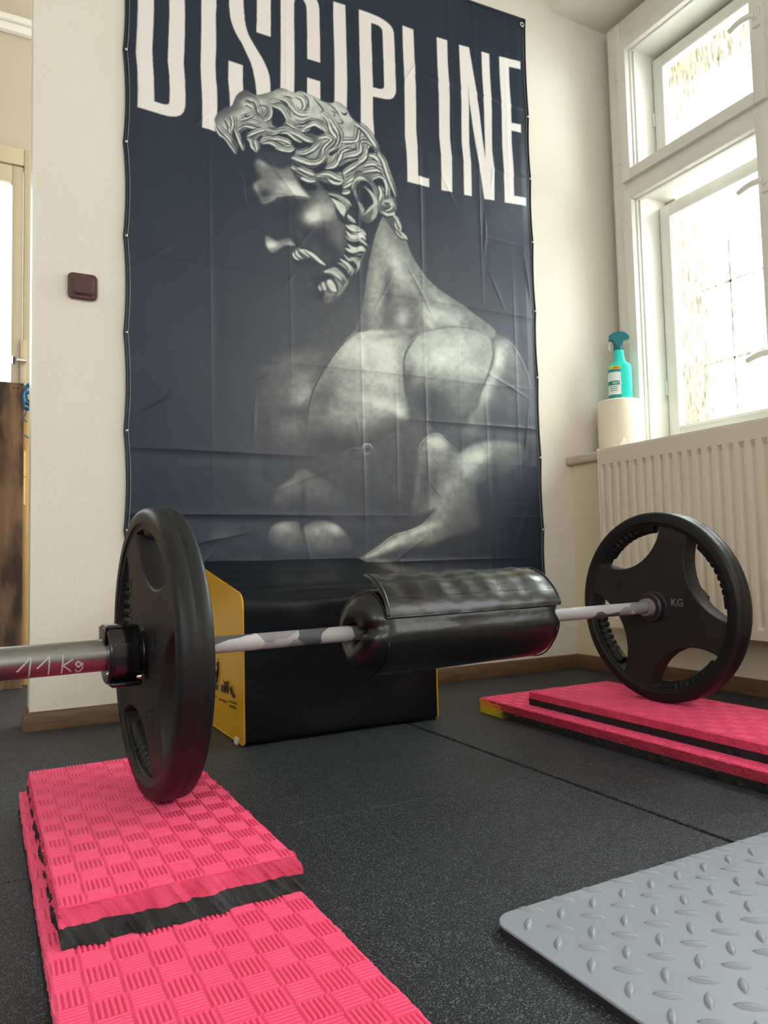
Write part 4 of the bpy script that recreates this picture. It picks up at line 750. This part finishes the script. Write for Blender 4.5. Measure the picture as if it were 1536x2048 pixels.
def plate(xc, rot, label, texts):
    root = empty('weight_plate', M=BM @ Matrix.Translation((xc, 0, 0))); tag(root, label, 'weight plate', 'weight plates on the barbell')
    R = Matrix.Rotation(math.radians(-rot), 4, 'X')       # turned on the bar
    o = link_obj('plate_body', body_me, blackrub, root); o.matrix_local = R; smooth_by_angle(o, 40) if not body_me.get('done') else None; body_me['done'] = 1
    o = MB().lathe([(-.0225, .200), (-.0235, .2085), (-.0262, .2105), (-.0262, .225), (-.0235, .2315), (-.018, .2342), (-.002, .2352), (-.001, .2347), (.001, .2347), (.002, .2352), (.018, .2342), (.0235, .2315), (.0262, .225), (.0262, .2105), (.0235, .2085), (.0225, .200)], 120).build('rim', rimrub, root); smooth_by_angle(o, 50)
    o = MB().lathe([(-.026, .0262), (-.026, .0315), (-.022, .040), (.022, .040), (.026, .0315), (.026, .0262), (-.026, .0262)], 48).build('hub_ring', steel_dark, root); smooth_by_angle(o)
    for k in range(4): link_obj('grip', grip_me, rimrub, root).matrix_local = R @ Matrix.Rotation(math.radians(-90*k), 4, 'X')
    for s, u, v, hgt, ang, m in texts:
        me = lettering_mesh(s, hgt, depth=.0006); c, q = math.cos(math.radians(ang)), math.sin(math.radians(ang))
        link_obj('raised_lettering', me, m, root).matrix_local = frame((-.0228, -u, v), (0, -c, q), (0, q, c))
    return root
plate(-.026, -19, 'black weight plate with four grip openings beside the 11Kg marked barbell sleeve', [('RISING', -.085, .035, .020, 90, txt), ('KG', .085, -.005, .026, 90, txt), ('20', .06, -.115, .026, 90, txt)])
plate(BL+.026, 25, 'black rubber weight plate with four grip openings standing near the radiator', [('KG', .052, .004, .018, 0, txt2), ('20', -.095, -.05, .02, 0, txt)])

# ------------------------------------------------------------------ locking clamps
def clamp(x0, label):
    root = empty('barbell_clamp', M=BM @ Matrix.Translation((x0, 0, 0))); tag(root, label, 'clamp', 'clamps locking the plates')
    oc = [(.046*math.cos(math.radians(22.5+45*k)), .046*math.sin(math.radians(22.5+45*k))) for k in range(8)]
    for _ in range(2):
        Q = []
        for i in range(len(oc)): a, b = Vector(oc[i]), Vector(oc[(i+1) % len(oc)]); Q += [tuple(a*.8+b*.2), tuple(a*.2+b*.8)]
        oc = Q
    me = curve_mesh('clamp_ring', [oc, circ(.0288, 40)[::-1]], .022, .0035); me.transform(TO); o = link_obj('clamp_ring', me, gloss, root); smooth_by_angle(o, 40)
    o = MB().box(-.028, .022, -.022, .024, .040, .0475, .004, 3).build('latch', gloss, root); smooth_by_angle(o)
    o = MB().box(-.020, .020, -.0490, -.040, -.026, .022, .003, 3).build('side_panel', gloss, root); smooth_by_angle(o)
    o = MB().box(-.029, -.0255, -.020, .030, .016, .044, .0015, 2).build('lever', gloss, root); smooth_by_angle(o)
    o = MB().box(-.022, .026, -.034, .008, -.049, -.040, .004, 3).build('hinge_block', gloss, root); smooth_by_angle(o)
    o = MB().tube([(.014, -.0435, -.033), (.029, -.0435, -.033)], .0032, 12).build('hinge_pin', M['chrome'], root, True)
    o = MB().tube([(-.029, -.033, -.026), (-.024, -.033, -.026)], .0026, 12).build('hinge_pin', M['chrome'], root, True)
    return root
clamp(-.0835, 'glossy black locking clamp on the 11Kg marked barbell sleeve')
clamp(BL+.135, 'glossy black locking clamp behind the plate near the radiator')

# ------------------------------------------------------------------ barbell pad
def leather():
    return mat('black_leatherette', (.0035, .004, .0055, 1), .32, bump=.35, bscale=28, bdist=.004, spec=.6, coat=.15)
lea = leather(); lea2 = mat('black_leatherette_flap', (.005, .005, .0065, 1), .26, bump=.25, bscale=22, bdist=.004, spec=.6, coat=.15)
pad = empty('barbell_pad', M=BM); tag(pad, 'black leatherette foam pad wrapped around the middle of the barbell', 'barbell pad')
def pad_body():
    a, b = .348, .806; R = .081; prof = [(a+.030, .0152), (a+.010, .0165), (a-.004, .022), (a-.010, .034), (a-.009, .050), (a-.003, .064), (a+.008, .074), (a+.022, .079)]+[(a+.03+(b-a-.06)*k/30, R) for k in range(31)]+[(b-.022, .079), (b-.008, .074), (b+.003, .064), (b+.009, .050), (b+.010, .034), (b+.004, .022), (b-.01, .0165), (b-.03, .0152)]
    n = 72; v = []; f = []; ang = np.array([2*math.pi*k/n for k in range(n)])
    for i, (x, r) in enumerate(prof):
        end = max(0, 1-min(max(i-1, 0), max(len(prof)-2-i, 0))/7.)
        for t in ang:
            # local -y faces the room; slit of the wrap opens towards the front, a little above the bar
            d = (t-math.radians(168)+math.pi) % (2*math.pi)-math.pi; sl = math.exp(-(d/.16)**2); lob = .5+.5*math.cos(2*(t-math.radians(78)))
            sgn = 1 if i < len(prof)/2 else -1
            rr = r*(1-.10*sl*(.35+end))*(1+.012*math.cos(4*t)); xx = x+sgn*end*(.020*sl-.008*lob)
            v.append((xx, rr*math.cos(t), rr*math.sin(t)-.001))
    for i in range(len(prof)-1):
        for k in range(n): f.append((i*n+k, i*n+(k+1) % n, (i+1)*n+(k+1) % n, (i+1)*n+k))
    P = np.array(v); nn = noise3(P*14, 3)*.004+noise3(P*np.array([9, 40, 40]), 5)*.0025; rad_ = np.hypot(P[:, 1], P[:, 2])[:, None]; P[:, 1:] *= 1+nn[:, None]/np.maximum(rad_, .03)
    return obj('foam_sleeve', P, f, lea, pad, True)
pad_body()
def sheet(name, sec, x0, x1, th, m, parent, wav=.003, nx=60, skew=0.):
    sec = np.array(crom(sec, False, 5)); v = []; f = []; ns = len(sec); t = np.gradient(sec, axis=0); nrm = np.stack([-t[:, 1], t[:, 0]], -1); nrm /= np.linalg.norm(nrm, axis=1)[:, None]
    for lay in (0, 1):
        for i in range(nx+1):
            for k in range(ns):
                s = k/(ns-1); x = x0+skew*s+(x1-x0-skew*s*.4)*i/nx; p = sec[k]+nrm[k]*(th*(1-lay)); p = p+nrm[k]*(wav*s*math.sin(i*.55+1.2*s)*math.sin(i*.21))
                v.append((x, p[0], p[1]))
    g = lambda l, i, k: l*(nx+1)*ns+i*ns+k
    for i in range(nx):
        for k in range(ns-1): f += [(g(0, i, k), g(0, i+1, k), g(0, i+1, k+1), g(0, i, k+1)), (g(1, i, k), g(1, i, k+1), g(1, i+1, k+1), g(1, i+1, k))]
        f += [(g(0, i, 0), g(1, i, 0), g(1, i+1, 0), g(0, i+1, 0)), (g(0, i, ns-1), g(0, i+1, ns-1), g(1, i+1, ns-1), g(1, i, ns-1))]
    for k in range(ns-1): f += [(g(0, 0, k), g(0, 0, k+1), g(1, 0, k+1), g(1, 0, k)), (g(0, nx, k), g(1, nx, k), g(1, nx, k+1), g(0, nx, k+1))]
    o = obj(name, v, f, m, parent); smooth_by_angle(o, 50); return o, sec
flap, sec = sheet('closing_flap', [(-.0775, .030), (-.0735, .046), (-.060, .066), (-.038, .086), (-.010, .100), (.018, .107)], .368, .798, .0035, lea2, pad, .0022, skew=.008)
thr = mat('grey_thread', (.05, .05, .055, 1), .6)
def stitch(y, z, x0, x1, parent, pitch=.0065):
    mb = MB(); x = x0
    while x < x1: mb.tube([(x, y, z), (x+pitch*.6, y, z)], .0006, 5); x += pitch
    return mb.build('stitching', thr, parent)
stitch(-.0640, .0668, .376, .79, flap); stitch(-.0803, .0345, .374, .79, flap); stitch(.0145, .1102, .38, .786, flap)
o = MB().tube([(.372+.001*k, p[0]-.0015, p[1]+.0025) for k, p in enumerate(sec[::2])], .0032, 8).build('flap_binding', lea, flap, True)
o = MB().tube([(.797, p[0]-.0015, p[1]+.0025) for k, p in enumerate(sec[::2])], .0032, 8).build('flap_binding', lea, flap, True)
t = [math.radians(a) for a in range(190, 520, 6)]
for xx in (.372, .785): MB().tube([(xx, .0815*math.cos(a), .0815*math.sin(a)-.001) for a in t], .0014, 6).build('end_seam', lea, pad, True)

# ------------------------------------------------------------------ foam box
box = empty('foam_jump_box', (-1.25, -.27, 0)); tag(box, 'black and yellow padded foam box with sloping top below the banner', 'foam box')
vinyl = mat('black_vinyl', (.003, .004, .006, 1), .36, bump=.3, bscale=14, bdist=.008, spec=.26); yel = mat('yellow_vinyl', (.66, .37, .012, 1), .38, col2=(.60, .32, .008, 1), nscale=4, bump=.2, bscale=11, bdist=.006)
def boxprof():
    C_ = [(-.022, .004), (-.515, .003), (-.515, .368), (-.022, .455)]; rad_ = [.012, .014, .034, .02]; P = []
    for i in range(4):
        a, b, c = Vector(C_[i-1]), Vector(C_[i]), Vector(C_[(i+1) % 4]); d0 = (a-b).normalized(); d1 = (c-b).normalized(); s, e = b+d0*rad_[i], b+d1*rad_[i]
        for k in range(7): t = k/6; P.append(s*(1-t)**2+b*2*t*(1-t)+e*t*t)
        nx_ = Vector(C_[(i+1) % 4])+(-d1)*rad_[(i+1) % 4]; L = (nx_-e).length; m = int(L/.012)
        for k in range(1, m): P.append(e+(nx_-e)*k/m)
    return P
bp = boxprof()
def box_cover():
    n = len(bp); nx = 56; v = []; f = []; x0, x1 = -1.529, -.975
    for i in range(nx+1):
        u = i/nx
        for p in bp: v.append((x0+(x1-x0)*u, p.x, p.y))
    for i in range(nx):
        for k in range(n): f.append((i*n+k, (i+1)*n+k, (i+1)*n+(k+1) % n, i*n+(k+1) % n))
    P = np.array(v); u = (P[:, 0]-x0)/(x1-x0); bul = 4*u*(1-u); cy, cz = -.27, .2
    front = np.clip((-.40-P[:, 1])/.1, 0, 1); top = np.clip((P[:, 2]-.33)/.05, 0, 1); w = noise3(P*np.array([6, 7, 7]), 2)*.012+noise3(P*np.array([7, 30, 40]), 4)*.022*top*front+noise3(P*np.array([14, 14, 14]), 8)*.004
    P[:, 1] += -w*front*(.4+bul); P[:, 2] += top*(w*.8-.012*bul*front); P[:, 2] = np.maximum(P[:, 2], .0015)
    P[:, 1] = np.minimum(P[:, 1], -.02)
    return obj('cover', P-np.array([-1.25, -.27, 0]), f, vinyl, box, True)
box_cover()
def box_side(x, sgn):
    c = sum(bp, Vector((0, 0)))/len(bp); v = []; f = []; n = len(bp); rings = 14
    for i in range(rings):
        s = 1-i/rings
        for p in bp: v.append((x, c.x+(p.x-c.x)*s, c.y+(p.y-c.y)*s*(1 if sgn < 0 else .965)-(0 if sgn < 0 else .004)))
    v.append((x, c.x, c.y))
    for i in range(rings-1):
        for k in range(n): f.append((i*n+k, i*n+(k+1) % n, (i+1)*n+(k+1) % n, (i+1)*n+k))
    for k in range(n): f.append(((rings-1)*n+k, (rings-1)*n+(k+1) % n, len(v)-1))
    P = np.array(v); e = np.minimum(np.minimum(P[:, 1]+.52, -.02-P[:, 1]), P[:, 2])
    P[:, 0] += sgn*(np.clip(e/.05, 0, 1)*(.0015+.004*noise3(P*np.array([1, 9, 6]), 6)+.006*np.exp(-((P[:, 1]+.47-(.2-P[:, 2])*.25)/.012)**2)*np.clip((.17-P[:, 2])/.1, 0, 1)))
    o = obj('side_panel', P-np.array([-1.25, -.27, 0]), f, yel, box, True)
    return o
sideL = box_side(-1.531, -1); sideR = box_side(-.9735, 1)
MB().tube([(-1.530+1.25, p.x+.27, max(p.y, .003)) for p in bp], .0025, 6, closed=True).build('piping', yel, sideL, True)
MB().tube([(-.9745+1.25, p.x+.27, max(p.y, .003)) for p in bp if p.x < -.48 and p.y < .35], .0025, 6).build('piping', yel, sideR, True)
zp = mat('zip_white', (.8, .8, .76, 1), .3, .3)
for dy in (0, .016):
    g = MB(); t = [2*math.pi*k/14 for k in range(14)]; c = Vector((-1.538, -.488+dy, .009))-Vector((-1.25, -.27, 0)); g.tube([(c.x-.002, c.y+.0035*math.cos(a), c.z+.006*math.sin(a)-.001) for a in t], .0013, 6, closed=True); g.box(c.x-.003, c.x+.003, c.y-.004, c.y+.004, c.z+.003, c.z+.010, .001); g.build('zip_pull', zp, box, True)
pr = mat('black_print', (.012, .012, .014, 1), .5)
def icon(name, polys, lines, dots):
    mb = MB(); X = -1.5385+1.25
    for P in polys: b = len(P); mb.add([(X, y+.27, z) for y, z in P]+[(X+.0006, y+.27, z) for y, z in P], [tuple(range(b)), tuple(range(b, 2*b))[::-1]]+[(i, (i+1) % b, b+(i+1) % b, b+i) for i in range(b)])
    for P, w in lines: mb.tube([(X+.0012, y+.27, z) for y, z in P], w, 6)
    for y, z, r in dots: mb.add([(X, y+.27+r*1.6*math.cos(a), z+r*math.sin(a)) for a in [math.pi*k/6 for k in range(12)]], [tuple(range(12))])
    return mb.build(name, pr, sideL)
icon('printed_figure', [[(-.2777,.1263),(-.3051,.1278),(-.3034,.1091),(-.2787,.1084)]], [([(-.3164,.1854),(-.3142,.1681),(-.3117,.155),(-.3015,.1295)], .0026), ([(-.3104,.1619),(-.2983,.1576),(-.2925,.1426)], .0018), ([(-.3111,.1834),(-.3031,.1753),(-.3143,.1695)], .0016)], [(-.3217,.1923,.0034)])
icon('printed_figure', [[(-.3499,.1303),(-.3867,.1326),(-.3836,.1136),(-.3427,.1109)]], [([(-.3724,.1389),(-.3819,.1347),(-.4012,.1359)], .0024), ([(-.4015,.1441),(-.4067,.1326),(-.4051,.1147)], .0018), ([(-.382,.139),(-.392,.142),(-.4015,.1441)], .002)], [(-.3716,.1443,.003)])
icon('printed_figure', [], [([(-.4245,.131),(-.438,.1195),(-.4559,.1128)], .0026), ([(-.4363,.1367),(-.4427,.1228),(-.4561,.1181)], .0018)], [(-.4598,.12,.003)])
icon('printed_figure', [[(-.215,.1262),(-.255,.1282),(-.2558,.1117),(-.2158,.1084)]], [([(-.238,.1854),(-.24,.1681),(-.2495,.1649),(-.238,.1550),(-.23,.1295)], .0026)], [(-.243,.1923,.0034)])
for s, y, z, hgt, wd in (('STEP UP', -.262, .0860, .0055, .044), ('HIP THRUST', -.3258, .0855, .0058, .076), ('FEET ELEVATED', -.4208, .0952, .0052, .060), ('GLUTE BRIDGE', -.4206, .0835, .0058, .060), ('BOX JUMP', -.20, .0858, .0055, .05)):
    o = link_obj('printed_text', lettering_mesh(s, hgt, wd, .0003), pr, sideL); o.matrix_local = frame((-1.5385+1.25, y+.27, z), (0, -1, .045), (0, 0, 1))

# ------------------------------------------------------------------ pink and black foam mats
def foam(name, col, col2, rough=.6, coat=0.): return mat(name, col, rough, col2=col2, nscale=22, bump=.25, bscale=140, bdist=.0012, spec=.35, coat=coat)
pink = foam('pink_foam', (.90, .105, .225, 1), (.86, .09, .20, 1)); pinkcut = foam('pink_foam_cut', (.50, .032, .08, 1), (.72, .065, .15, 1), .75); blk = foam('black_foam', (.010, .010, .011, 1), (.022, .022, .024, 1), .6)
def layer(name, outline, z0, z1, slant, m, parent, seed, rough=.0016, front_y=None):
    """one foam layer: outline at its top, sides roughened; slant moves the low front edge out"""
    P = []
    for i in range(len(outline)):
        a, b = Vector(outline[i]), Vector(outline[(i+1) % len(outline)]); n = max(int((b-a).length/.003), 1)
        for k in range(n): P.append(a+(b-a)*k/n)
    n = len(P); rows = 9; v = []; f = []; c = sum(P, Vector((0, 0)))/n
    for r in range(rows+1):
        z = z1+(z0-z1)*r/rows
        for p in P: v.append((p.x, p.y, z))
    V = np.array(v); V0 = V.copy(); sk = V.copy(); sk[:, 0] += V[:, 2]*.8; q = noise3(sk*np.array([60, 60, 26]), seed)*rough*2.6+noise3(sk*np.array([190, 190, 50]), seed+1)*rough*1.8+noise3(sk*np.array([420, 420, 160]), seed+2)*rough*.8
    d = V[:, :2]-np.array(c); d /= np.abs(d).max(0); ex = np.abs(d[:, 0]) > .985; ey = np.abs(d[:, 1]) > .985
    V[:, 0] += np.where(ex, np.sign(d[:, 0])*q, 0); V[:, 1] += np.where(ey, np.sign(d[:, 1])*q*1.6, 0)
    if front_y is not None:
        fr = V0[:, 1] < front_y; zt, zb, dy = slant; V[fr, 1] -= dy*(zt-V[fr, 2])/(zt-zb)
    for r in range(rows):
        for k in range(n): f.append((r*n+k, (r+1)*n+k, (r+1)*n+(k+1) % n, r*n+(k+1) % n))
    f += [tuple(range(n)), tuple(rows*n+k for k in range(n))[::-1]]
    return obj(name, V, f, m, parent)
def ribs(x0, x1, y0, y1, z, gx, gy, m, parent, pitch=.0334, par=0):
    """basket weave of raised ribs pressed into the top"""
    mb_v = []; mb_f = []; h = .0024
    def rib(cx, cy, lx, ly):
        b = len(mb_v); t = .0010
        for s, zz in ((0, z-.0004), (t*.45, z+h*.75), (t, z+h)):
            for a, c in ((-1, -1), (1, -1), (1, 1), (-1, 1)): mb_v.append((cx+a*(lx-s), cy+c*(ly-s), zz))
        for r in (0, 4): mb_f.extend([(b+r+k, b+r+(k+1) % 4, b+r+4+(k+1) % 4, b+r+4+k) for k in range(4)])
        mb_f.append((b+8, b+9, b+10, b+11))
    i0 = int(math.floor((x0-gx)/pitch))-1; i1 = int((x1-gx)/pitch)+2; j0 = int(math.floor((y0-gy)/pitch))-1; j1 = int((y1-gy)/pitch)+2
    for i in range(i0, i1):
        for j in range(j0, j1):
            for k in range(6):
                o_ = (k+.5)/6*pitch; L = pitch*.452; w = pitch/6*.36
                if (i+j+par) % 2: cx, cy, lx, ly = gx+i*pitch+o_, gy+(j+.5)*pitch, w, L
                else: cx, cy, lx, ly = gx+(i+.5)*pitch, gy+j*pitch+o_, L, w
                a, b = max(cx-lx, x0+.002), min(cx+lx, x1-.002); c, d = max(cy-ly, y0+.002), min(cy+ly, y1-.002)
                if b-a > .003 and d-c > .003: rib((a+b)/2, (c+d)/2, (b-a)/2, (d-c)/2)
    o = obj('rib_relief', mb_v, mb_f, m, parent); o['kind'] = 'stuff'; return o
def foam_mat(x0, x1, y0, y1, z0, label, group, gx, gy, slant=0., par=0, seed=1, top=pink, cut=None, t=.04, low=blk):
    root = empty('foam_mat', ((x0+x1)/2, (y0+y1)/2, z0)); tag(root, label, 'foam mat', group); ox, oy = (x0+x1)/2, (y0+y1)/2
    out = [(x0-ox, y0-oy), (x1-ox, y0-oy), (x1-ox, y1-oy), (x0-ox, y1-oy)]; fy = y0-oy+.004 if slant else None; s = (t, 0, slant)
    layer('black_layer', out, .0004, t*.5, s, low, root, seed, .0030 if slant else .001, fy)
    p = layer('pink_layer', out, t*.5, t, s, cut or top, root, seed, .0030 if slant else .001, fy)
    g = obj('top_skin', [(a, b, t+.0003) for a, b in [(x0-ox+.001, y0-oy+.001), (x1-ox-.001, y0-oy+.001), (x1-ox-.001, y1-oy-.001), (x0-ox+.001, y1-oy-.001)]]+[(a, b, t-.002) for a, b in [(x0-ox+.001, y0-oy+.001), (x1-ox-.001, y0-oy+.001), (x1-ox-.001, y1-oy-.001), (x0-ox+.001, y1-oy-.001)]], [(0, 1, 2, 3), (7, 6, 5, 4), (0, 4, 5, 1), (1, 5, 6, 2), (2, 6, 7, 3), (3, 7, 4, 0)], top, root)
    ribs(x0-ox, x1-ox, y0-oy, y1-oy, t+.0003, gx-ox, gy-oy, top, g, par=par); return root
LS = 'pink mats stacked under the barbell plates'
foam_mat(-2.031, -1.738, -2.05, -.748, 0, 'long pink foam mat with basket weave ribs lying on the floor under a shorter mat', LS, -1.767, -1.487, seed=1, t=.0372)
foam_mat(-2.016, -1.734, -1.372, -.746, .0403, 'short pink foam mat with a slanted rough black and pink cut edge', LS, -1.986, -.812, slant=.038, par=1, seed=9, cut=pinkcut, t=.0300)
def wrapped():
    m = foam('wrapped_foam', (.40, .02, .05, 1), (.52, .03, .07, 1), .35, .8); nt = m.node_tree; L = nt.links; p = nt.nodes['Principled BSDF']
    tc = node(m, 'ShaderNodeTexCoord'); mp = node(m, 'ShaderNodeMapping'); mp.inputs['Scale'].default_value = (1, 5, 60); mp.inputs['Rotation'].default_value = (.05, 0, 0); L.new(tc.outputs['Object'], mp.inputs[0])
    nz = node(m, 'ShaderNodeTexNoise'); nz.inputs['Scale'].default_value = 3; nz.inputs['Detail'].default_value = 4; L.new(mp.outputs[0], nz.inputs['Vector'])
    sx = node(m, 'ShaderNodeSeparateXYZ'); L.new(tc.outputs['Object'], sx.inputs[0]); mr = node(m, 'ShaderNodeMapRange'); mr.inputs[1].default_value = .18; mr.inputs[2].default_value = .50; L.new(sx.outputs['Y'], mr.inputs[0])
    ml = node(m, 'ShaderNodeMath', operation='ADD'); L.new(nz.outputs['Fac'], ml.inputs[0]); L.new(mr.outputs[0], ml.inputs[1])
    return m, ml, p
def side_material(base, yellow, name, thr):
    m, ml, p = wrapped(); m.name = name; nt = m.node_tree; r = node(m, 'ShaderNodeValToRGB'); e = r.color_ramp.elements; e[0].position = thr; e[0].color = base; e[1].position = thr+.08; e[1].color = yellow
    sc = node(m, 'ShaderNodeMath', operation='MULTIPLY'); sc.inputs[1].default_value = .6; nt.links.new(ml.outputs[0], sc.inputs[0]); nt.links.new(sc.outputs[0], r.inputs[0]); nt.links.new(r.outputs[0], p.inputs['Base Color']); return m
low_side = side_material((.010, .010, .011, 1), (.62, .47, .02, 1), 'taped_black_foam', .66); up_side = side_material((.42, .022, .055, 1), (.85, .28, .06, 1), 'taped_pink_foam', .74)
lowR = foam_mat(-.82, -.532, -1.50, -.498, 0, 'pink foam mat with yellow streaked film round its edge lying near the radiator', LS, -.80, -.52, seed=15, cut=up_side, t=.0395, low=low_side)
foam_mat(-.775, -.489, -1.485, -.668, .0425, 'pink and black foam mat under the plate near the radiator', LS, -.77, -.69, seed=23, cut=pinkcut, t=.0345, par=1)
film = bpy.data.materials.new('stretch_film'); film.use_nodes = True; nt = film.node_tree; nt.nodes.remove(nt.nodes['Principled BSDF']); tb = nt.nodes.new('ShaderNodeBsdfTransparent'); gb = nt.nodes.new('ShaderNodeBsdfGlossy'); gb.inputs['Roughness'].default_value = .12; mx = nt.nodes.new('ShaderNodeMixShader'); fr = nt.nodes.new('ShaderNodeLayerWeight'); fr.inputs[0].default_value = .5; pw = nt.nodes.new('ShaderNodeMath'); pw.operation = 'MULTIPLY_ADD'; pw.inputs[1].default_value = .12; pw.inputs[2].default_value = .03; nt.links.new(fr.outputs['Facing'], pw.inputs[0])
nt.links.new(pw.outputs[0], mx.inputs[0]); nt.links.new(tb.outputs[0], mx.inputs[1]); nt.links.new(gb.outputs[0], mx.inputs[2]); nt.links.new(mx.outputs[0], nt.nodes['Material Output'].inputs[0])
v = []; f = []; n = 80; m_ = 7
for i in range(n+1):
    y = -.49-1.005*i/n
    for k in range(m_):
        z = .0012+.0385*k/(m_-1); w = noise3(np.array([[y*14, z*180, .3]]), 5)[0]*.004; v.append((-.8235-.0022-w, y, z))
for i in range(n):
    for k in range(m_-1): f.append((i*m_+k, i*m_+k+1, (i+1)*m_+k+1, (i+1)*m_+k))
obj('stretch_film', [(a+.676, b+.999, c) for a, b, c in v], f, film, lowR, True)

# ------------------------------------------------------------------ grey diamond-plate mat
gm = empty('diamond_plate_mat', (-1.10, -1.95, 0)); tag(gm, 'grey rubber mat with raised diamond plate pattern and rounded corner', 'rubber mat')
grey = mat('grey_rubber', (.31, .34, .385, 1), .38, col2=(.265, .29, .33, 1), nscale=9, ncontrast=.8, bump=.12, bscale=240, bdist=.0006, spec=.5); edge_m = mat('rim_shadow_dark', (.02, .021, .024, 1), .6)
X0, X1, Y0, Y1 = -1.548, -.45, -2.45, -1.532; rr = rrect(X1-X0-.004, Y1-Y0-.004, .028, 8); cx, cy = (X0+X1)/2, (Y0+Y1)/2
me = curve_mesh('mat_sheet', [rr], .0005, .0015); o = link_obj('mat_sheet', me, grey, gm); o.location = (cx+1.10, cy+1.95, .0106); smooth_by_angle(o)
me = curve_mesh('underside', [rr], .0038, .0003); o = link_obj('underside', me, edge_m, gm); o.location = (cx+1.10, cy+1.95, .0043)  # dark layer standing in for the shadow under the mat rim
def lug():
    n = 10; L, w, h = .0165, .0052, .0032; v = []; f = []
    for s, z in ((1., -.0006), (.86, .0016), (.5, h)):
        for k in range(2*n):
            t = -1+2*(k/n if k <= n else (2*n-k)/n); sg = 1 if k < n else -1
            if k in (0, n): wd = 0
            else: wd = (1-t*t)*w*sg
            v.append((t*L*(s if s > .8 else .62), wd*s, z))
    m = 2*n
    for r in (0, 1):
        for k in range(m): f.append((r*m+k, (r+1)*m+k, (r+1)*m+(k+1) % m, r*m+(k+1) % m))
    f.append(tuple(2*m+k for k in range(m))); me = meshd('tread_bump', v, f); bm = bmesh.new(); bm.from_mesh(me); bmesh.ops.remove_doubles(bm, verts=bm.verts, dist=1e-6); bmesh.ops.recalc_face_normals(bm, faces=bm.faces); bm.to_mesh(me); bm.free(); me.shade_smooth(); me.materials.append(grey); return me
lg = lug(); rest = MB(); lv = [q.co[:] for q in lg.vertices]; lf = [tuple(p.vertices) for p in lg.polygons]
for i in range(-1, 22):
    for j in range(-1, 18):
        for kind in (0, 1):
            x, y, a = (-1.518+.0513*i, -1.571-.0525*j, 45) if kind == 0 else (-1.4925+.0513*i, -1.5445-.0525*j, -45)
            if not (X0+.012 < x < X1-.012 and Y0+.012 < y < Y1-.009): continue
            T_ = Matrix.Translation((x+1.10, y+1.95, .0126)) @ Matrix.Rotation(math.radians(a), 4, 'Z')
            if x < -.98 and y > -2.02: o = link_obj('tread_bump', lg, None, gm); o.matrix_local = T_
            else: rest.add([(T_ @ Vector(q))[:] for q in lv], lf)
o = rest.build('tread_pattern', grey, gm, True); o['kind'] = 'stuff'

# ------------------------------------------------------------------ things beyond the partition
wood = mat('weathered_wood', (.10, .05, .026, 1), .75, col2=(.20, .115, .06, 1), nscale=5, stretch=(9, 9, 1.1), bump=.4, bscale=24, bdist=.003)
st = node(wood, 'ShaderNodeTexNoise'); st.inputs['Scale'].default_value = 5.5; st.inputs['Detail'].default_value = 3; wtc = node(wood, 'ShaderNodeTexCoord'); wmp = node(wood, 'ShaderNodeMapping'); wmp.inputs['Scale'].default_value = (2.2, 1, .7); wood.node_tree.links.new(wtc.outputs['Object'], wmp.inputs[0]); wood.node_tree.links.new(wmp.outputs[0], st.inputs['Vector'])
sr = node(wood, 'ShaderNodeValToRGB'); e = sr.color_ramp.elements; e[0].position = .40; e[0].color = (.22, .2, .2, 1); e[1].position = .56; e[1].color = (1, 1, 1, 1); wood.node_tree.links.new(st.outputs['Fac'], sr.inputs[0])
wx = node(wood, 'ShaderNodeMix', data_type='RGBA', blend_type='MULTIPLY'); wx.inputs[0].default_value = 1; pb = wood.node_tree.nodes['Principled BSDF']; src = pb.inputs['Base Color'].links[0].from_socket
wood.node_tree.links.new(src, wx.inputs[6]); wood.node_tree.links.new(sr.outputs[0], wx.inputs[7]); wood.node_tree.links.new(wx.outputs[2], pb.inputs['Base Color'])
bd = empty('wooden_board', (-2.1, .82, 0)); tag(bd, 'upright weathered brown wooden board behind the partition end', 'board')
o = MB().box(-.16, .139, -.014, .014, .0, 1.149, .003, 2).build('plank', wood, bd)
nail = mat('nail_hole', (.01, .006, .004, 1), .8)
for dx in (.105, .118): MB().lathe([(0, .0001), (.0006, .003), (-.002, .003)], 10).build('nail_head', nail, bd).matrix_local = Matrix.Translation((dx, -.0147, 1.128)) @ Matrix.Rotation(-math.pi/2, 4, 'Z')
rope = empty('blue_strap', (-1.95, .80, 1.0)); tag(rope, 'tangled blue strap hanging behind the wooden board', 'strap')
bl = mat('blue_nylon', (.01, .10, .22, 1), .55, col2=(.02, .18, .34, 1), nscale=60); rs = random.Random(4)
g = MB()
for k in range(6):
    c = Vector((.008+rs.uniform(-.006, .006), .0+k*.006, .105+rs.uniform(-.025, .02))); a0 = rs.uniform(0, 6); n_ = 18
    g.tube([(c.x+.020*math.cos(a0+t*.6)+.004*math.sin(t*1.7), c.y+.006*math.sin(t), c.z+.034*math.sin(a0+t*.6)) for t in range(n_)], .0042, 8)
g.build('tangle', bl, rope, True)
MB().tube([(.012, .02, .085), (.004, .02, .06), (-.004, .022, .035), (-.012, .022, .016), (-.006, .022, .008), (.002, .02, .004)], .0026, 8).build('loose_end', bl, rope, True)
MB().tube([(-.016, .022, -.045), (-.002, .02, -.052), (.012, .02, -.060), (.02, .02, -.075)], .0026, 8).build('loose_end', bl, rope, True)
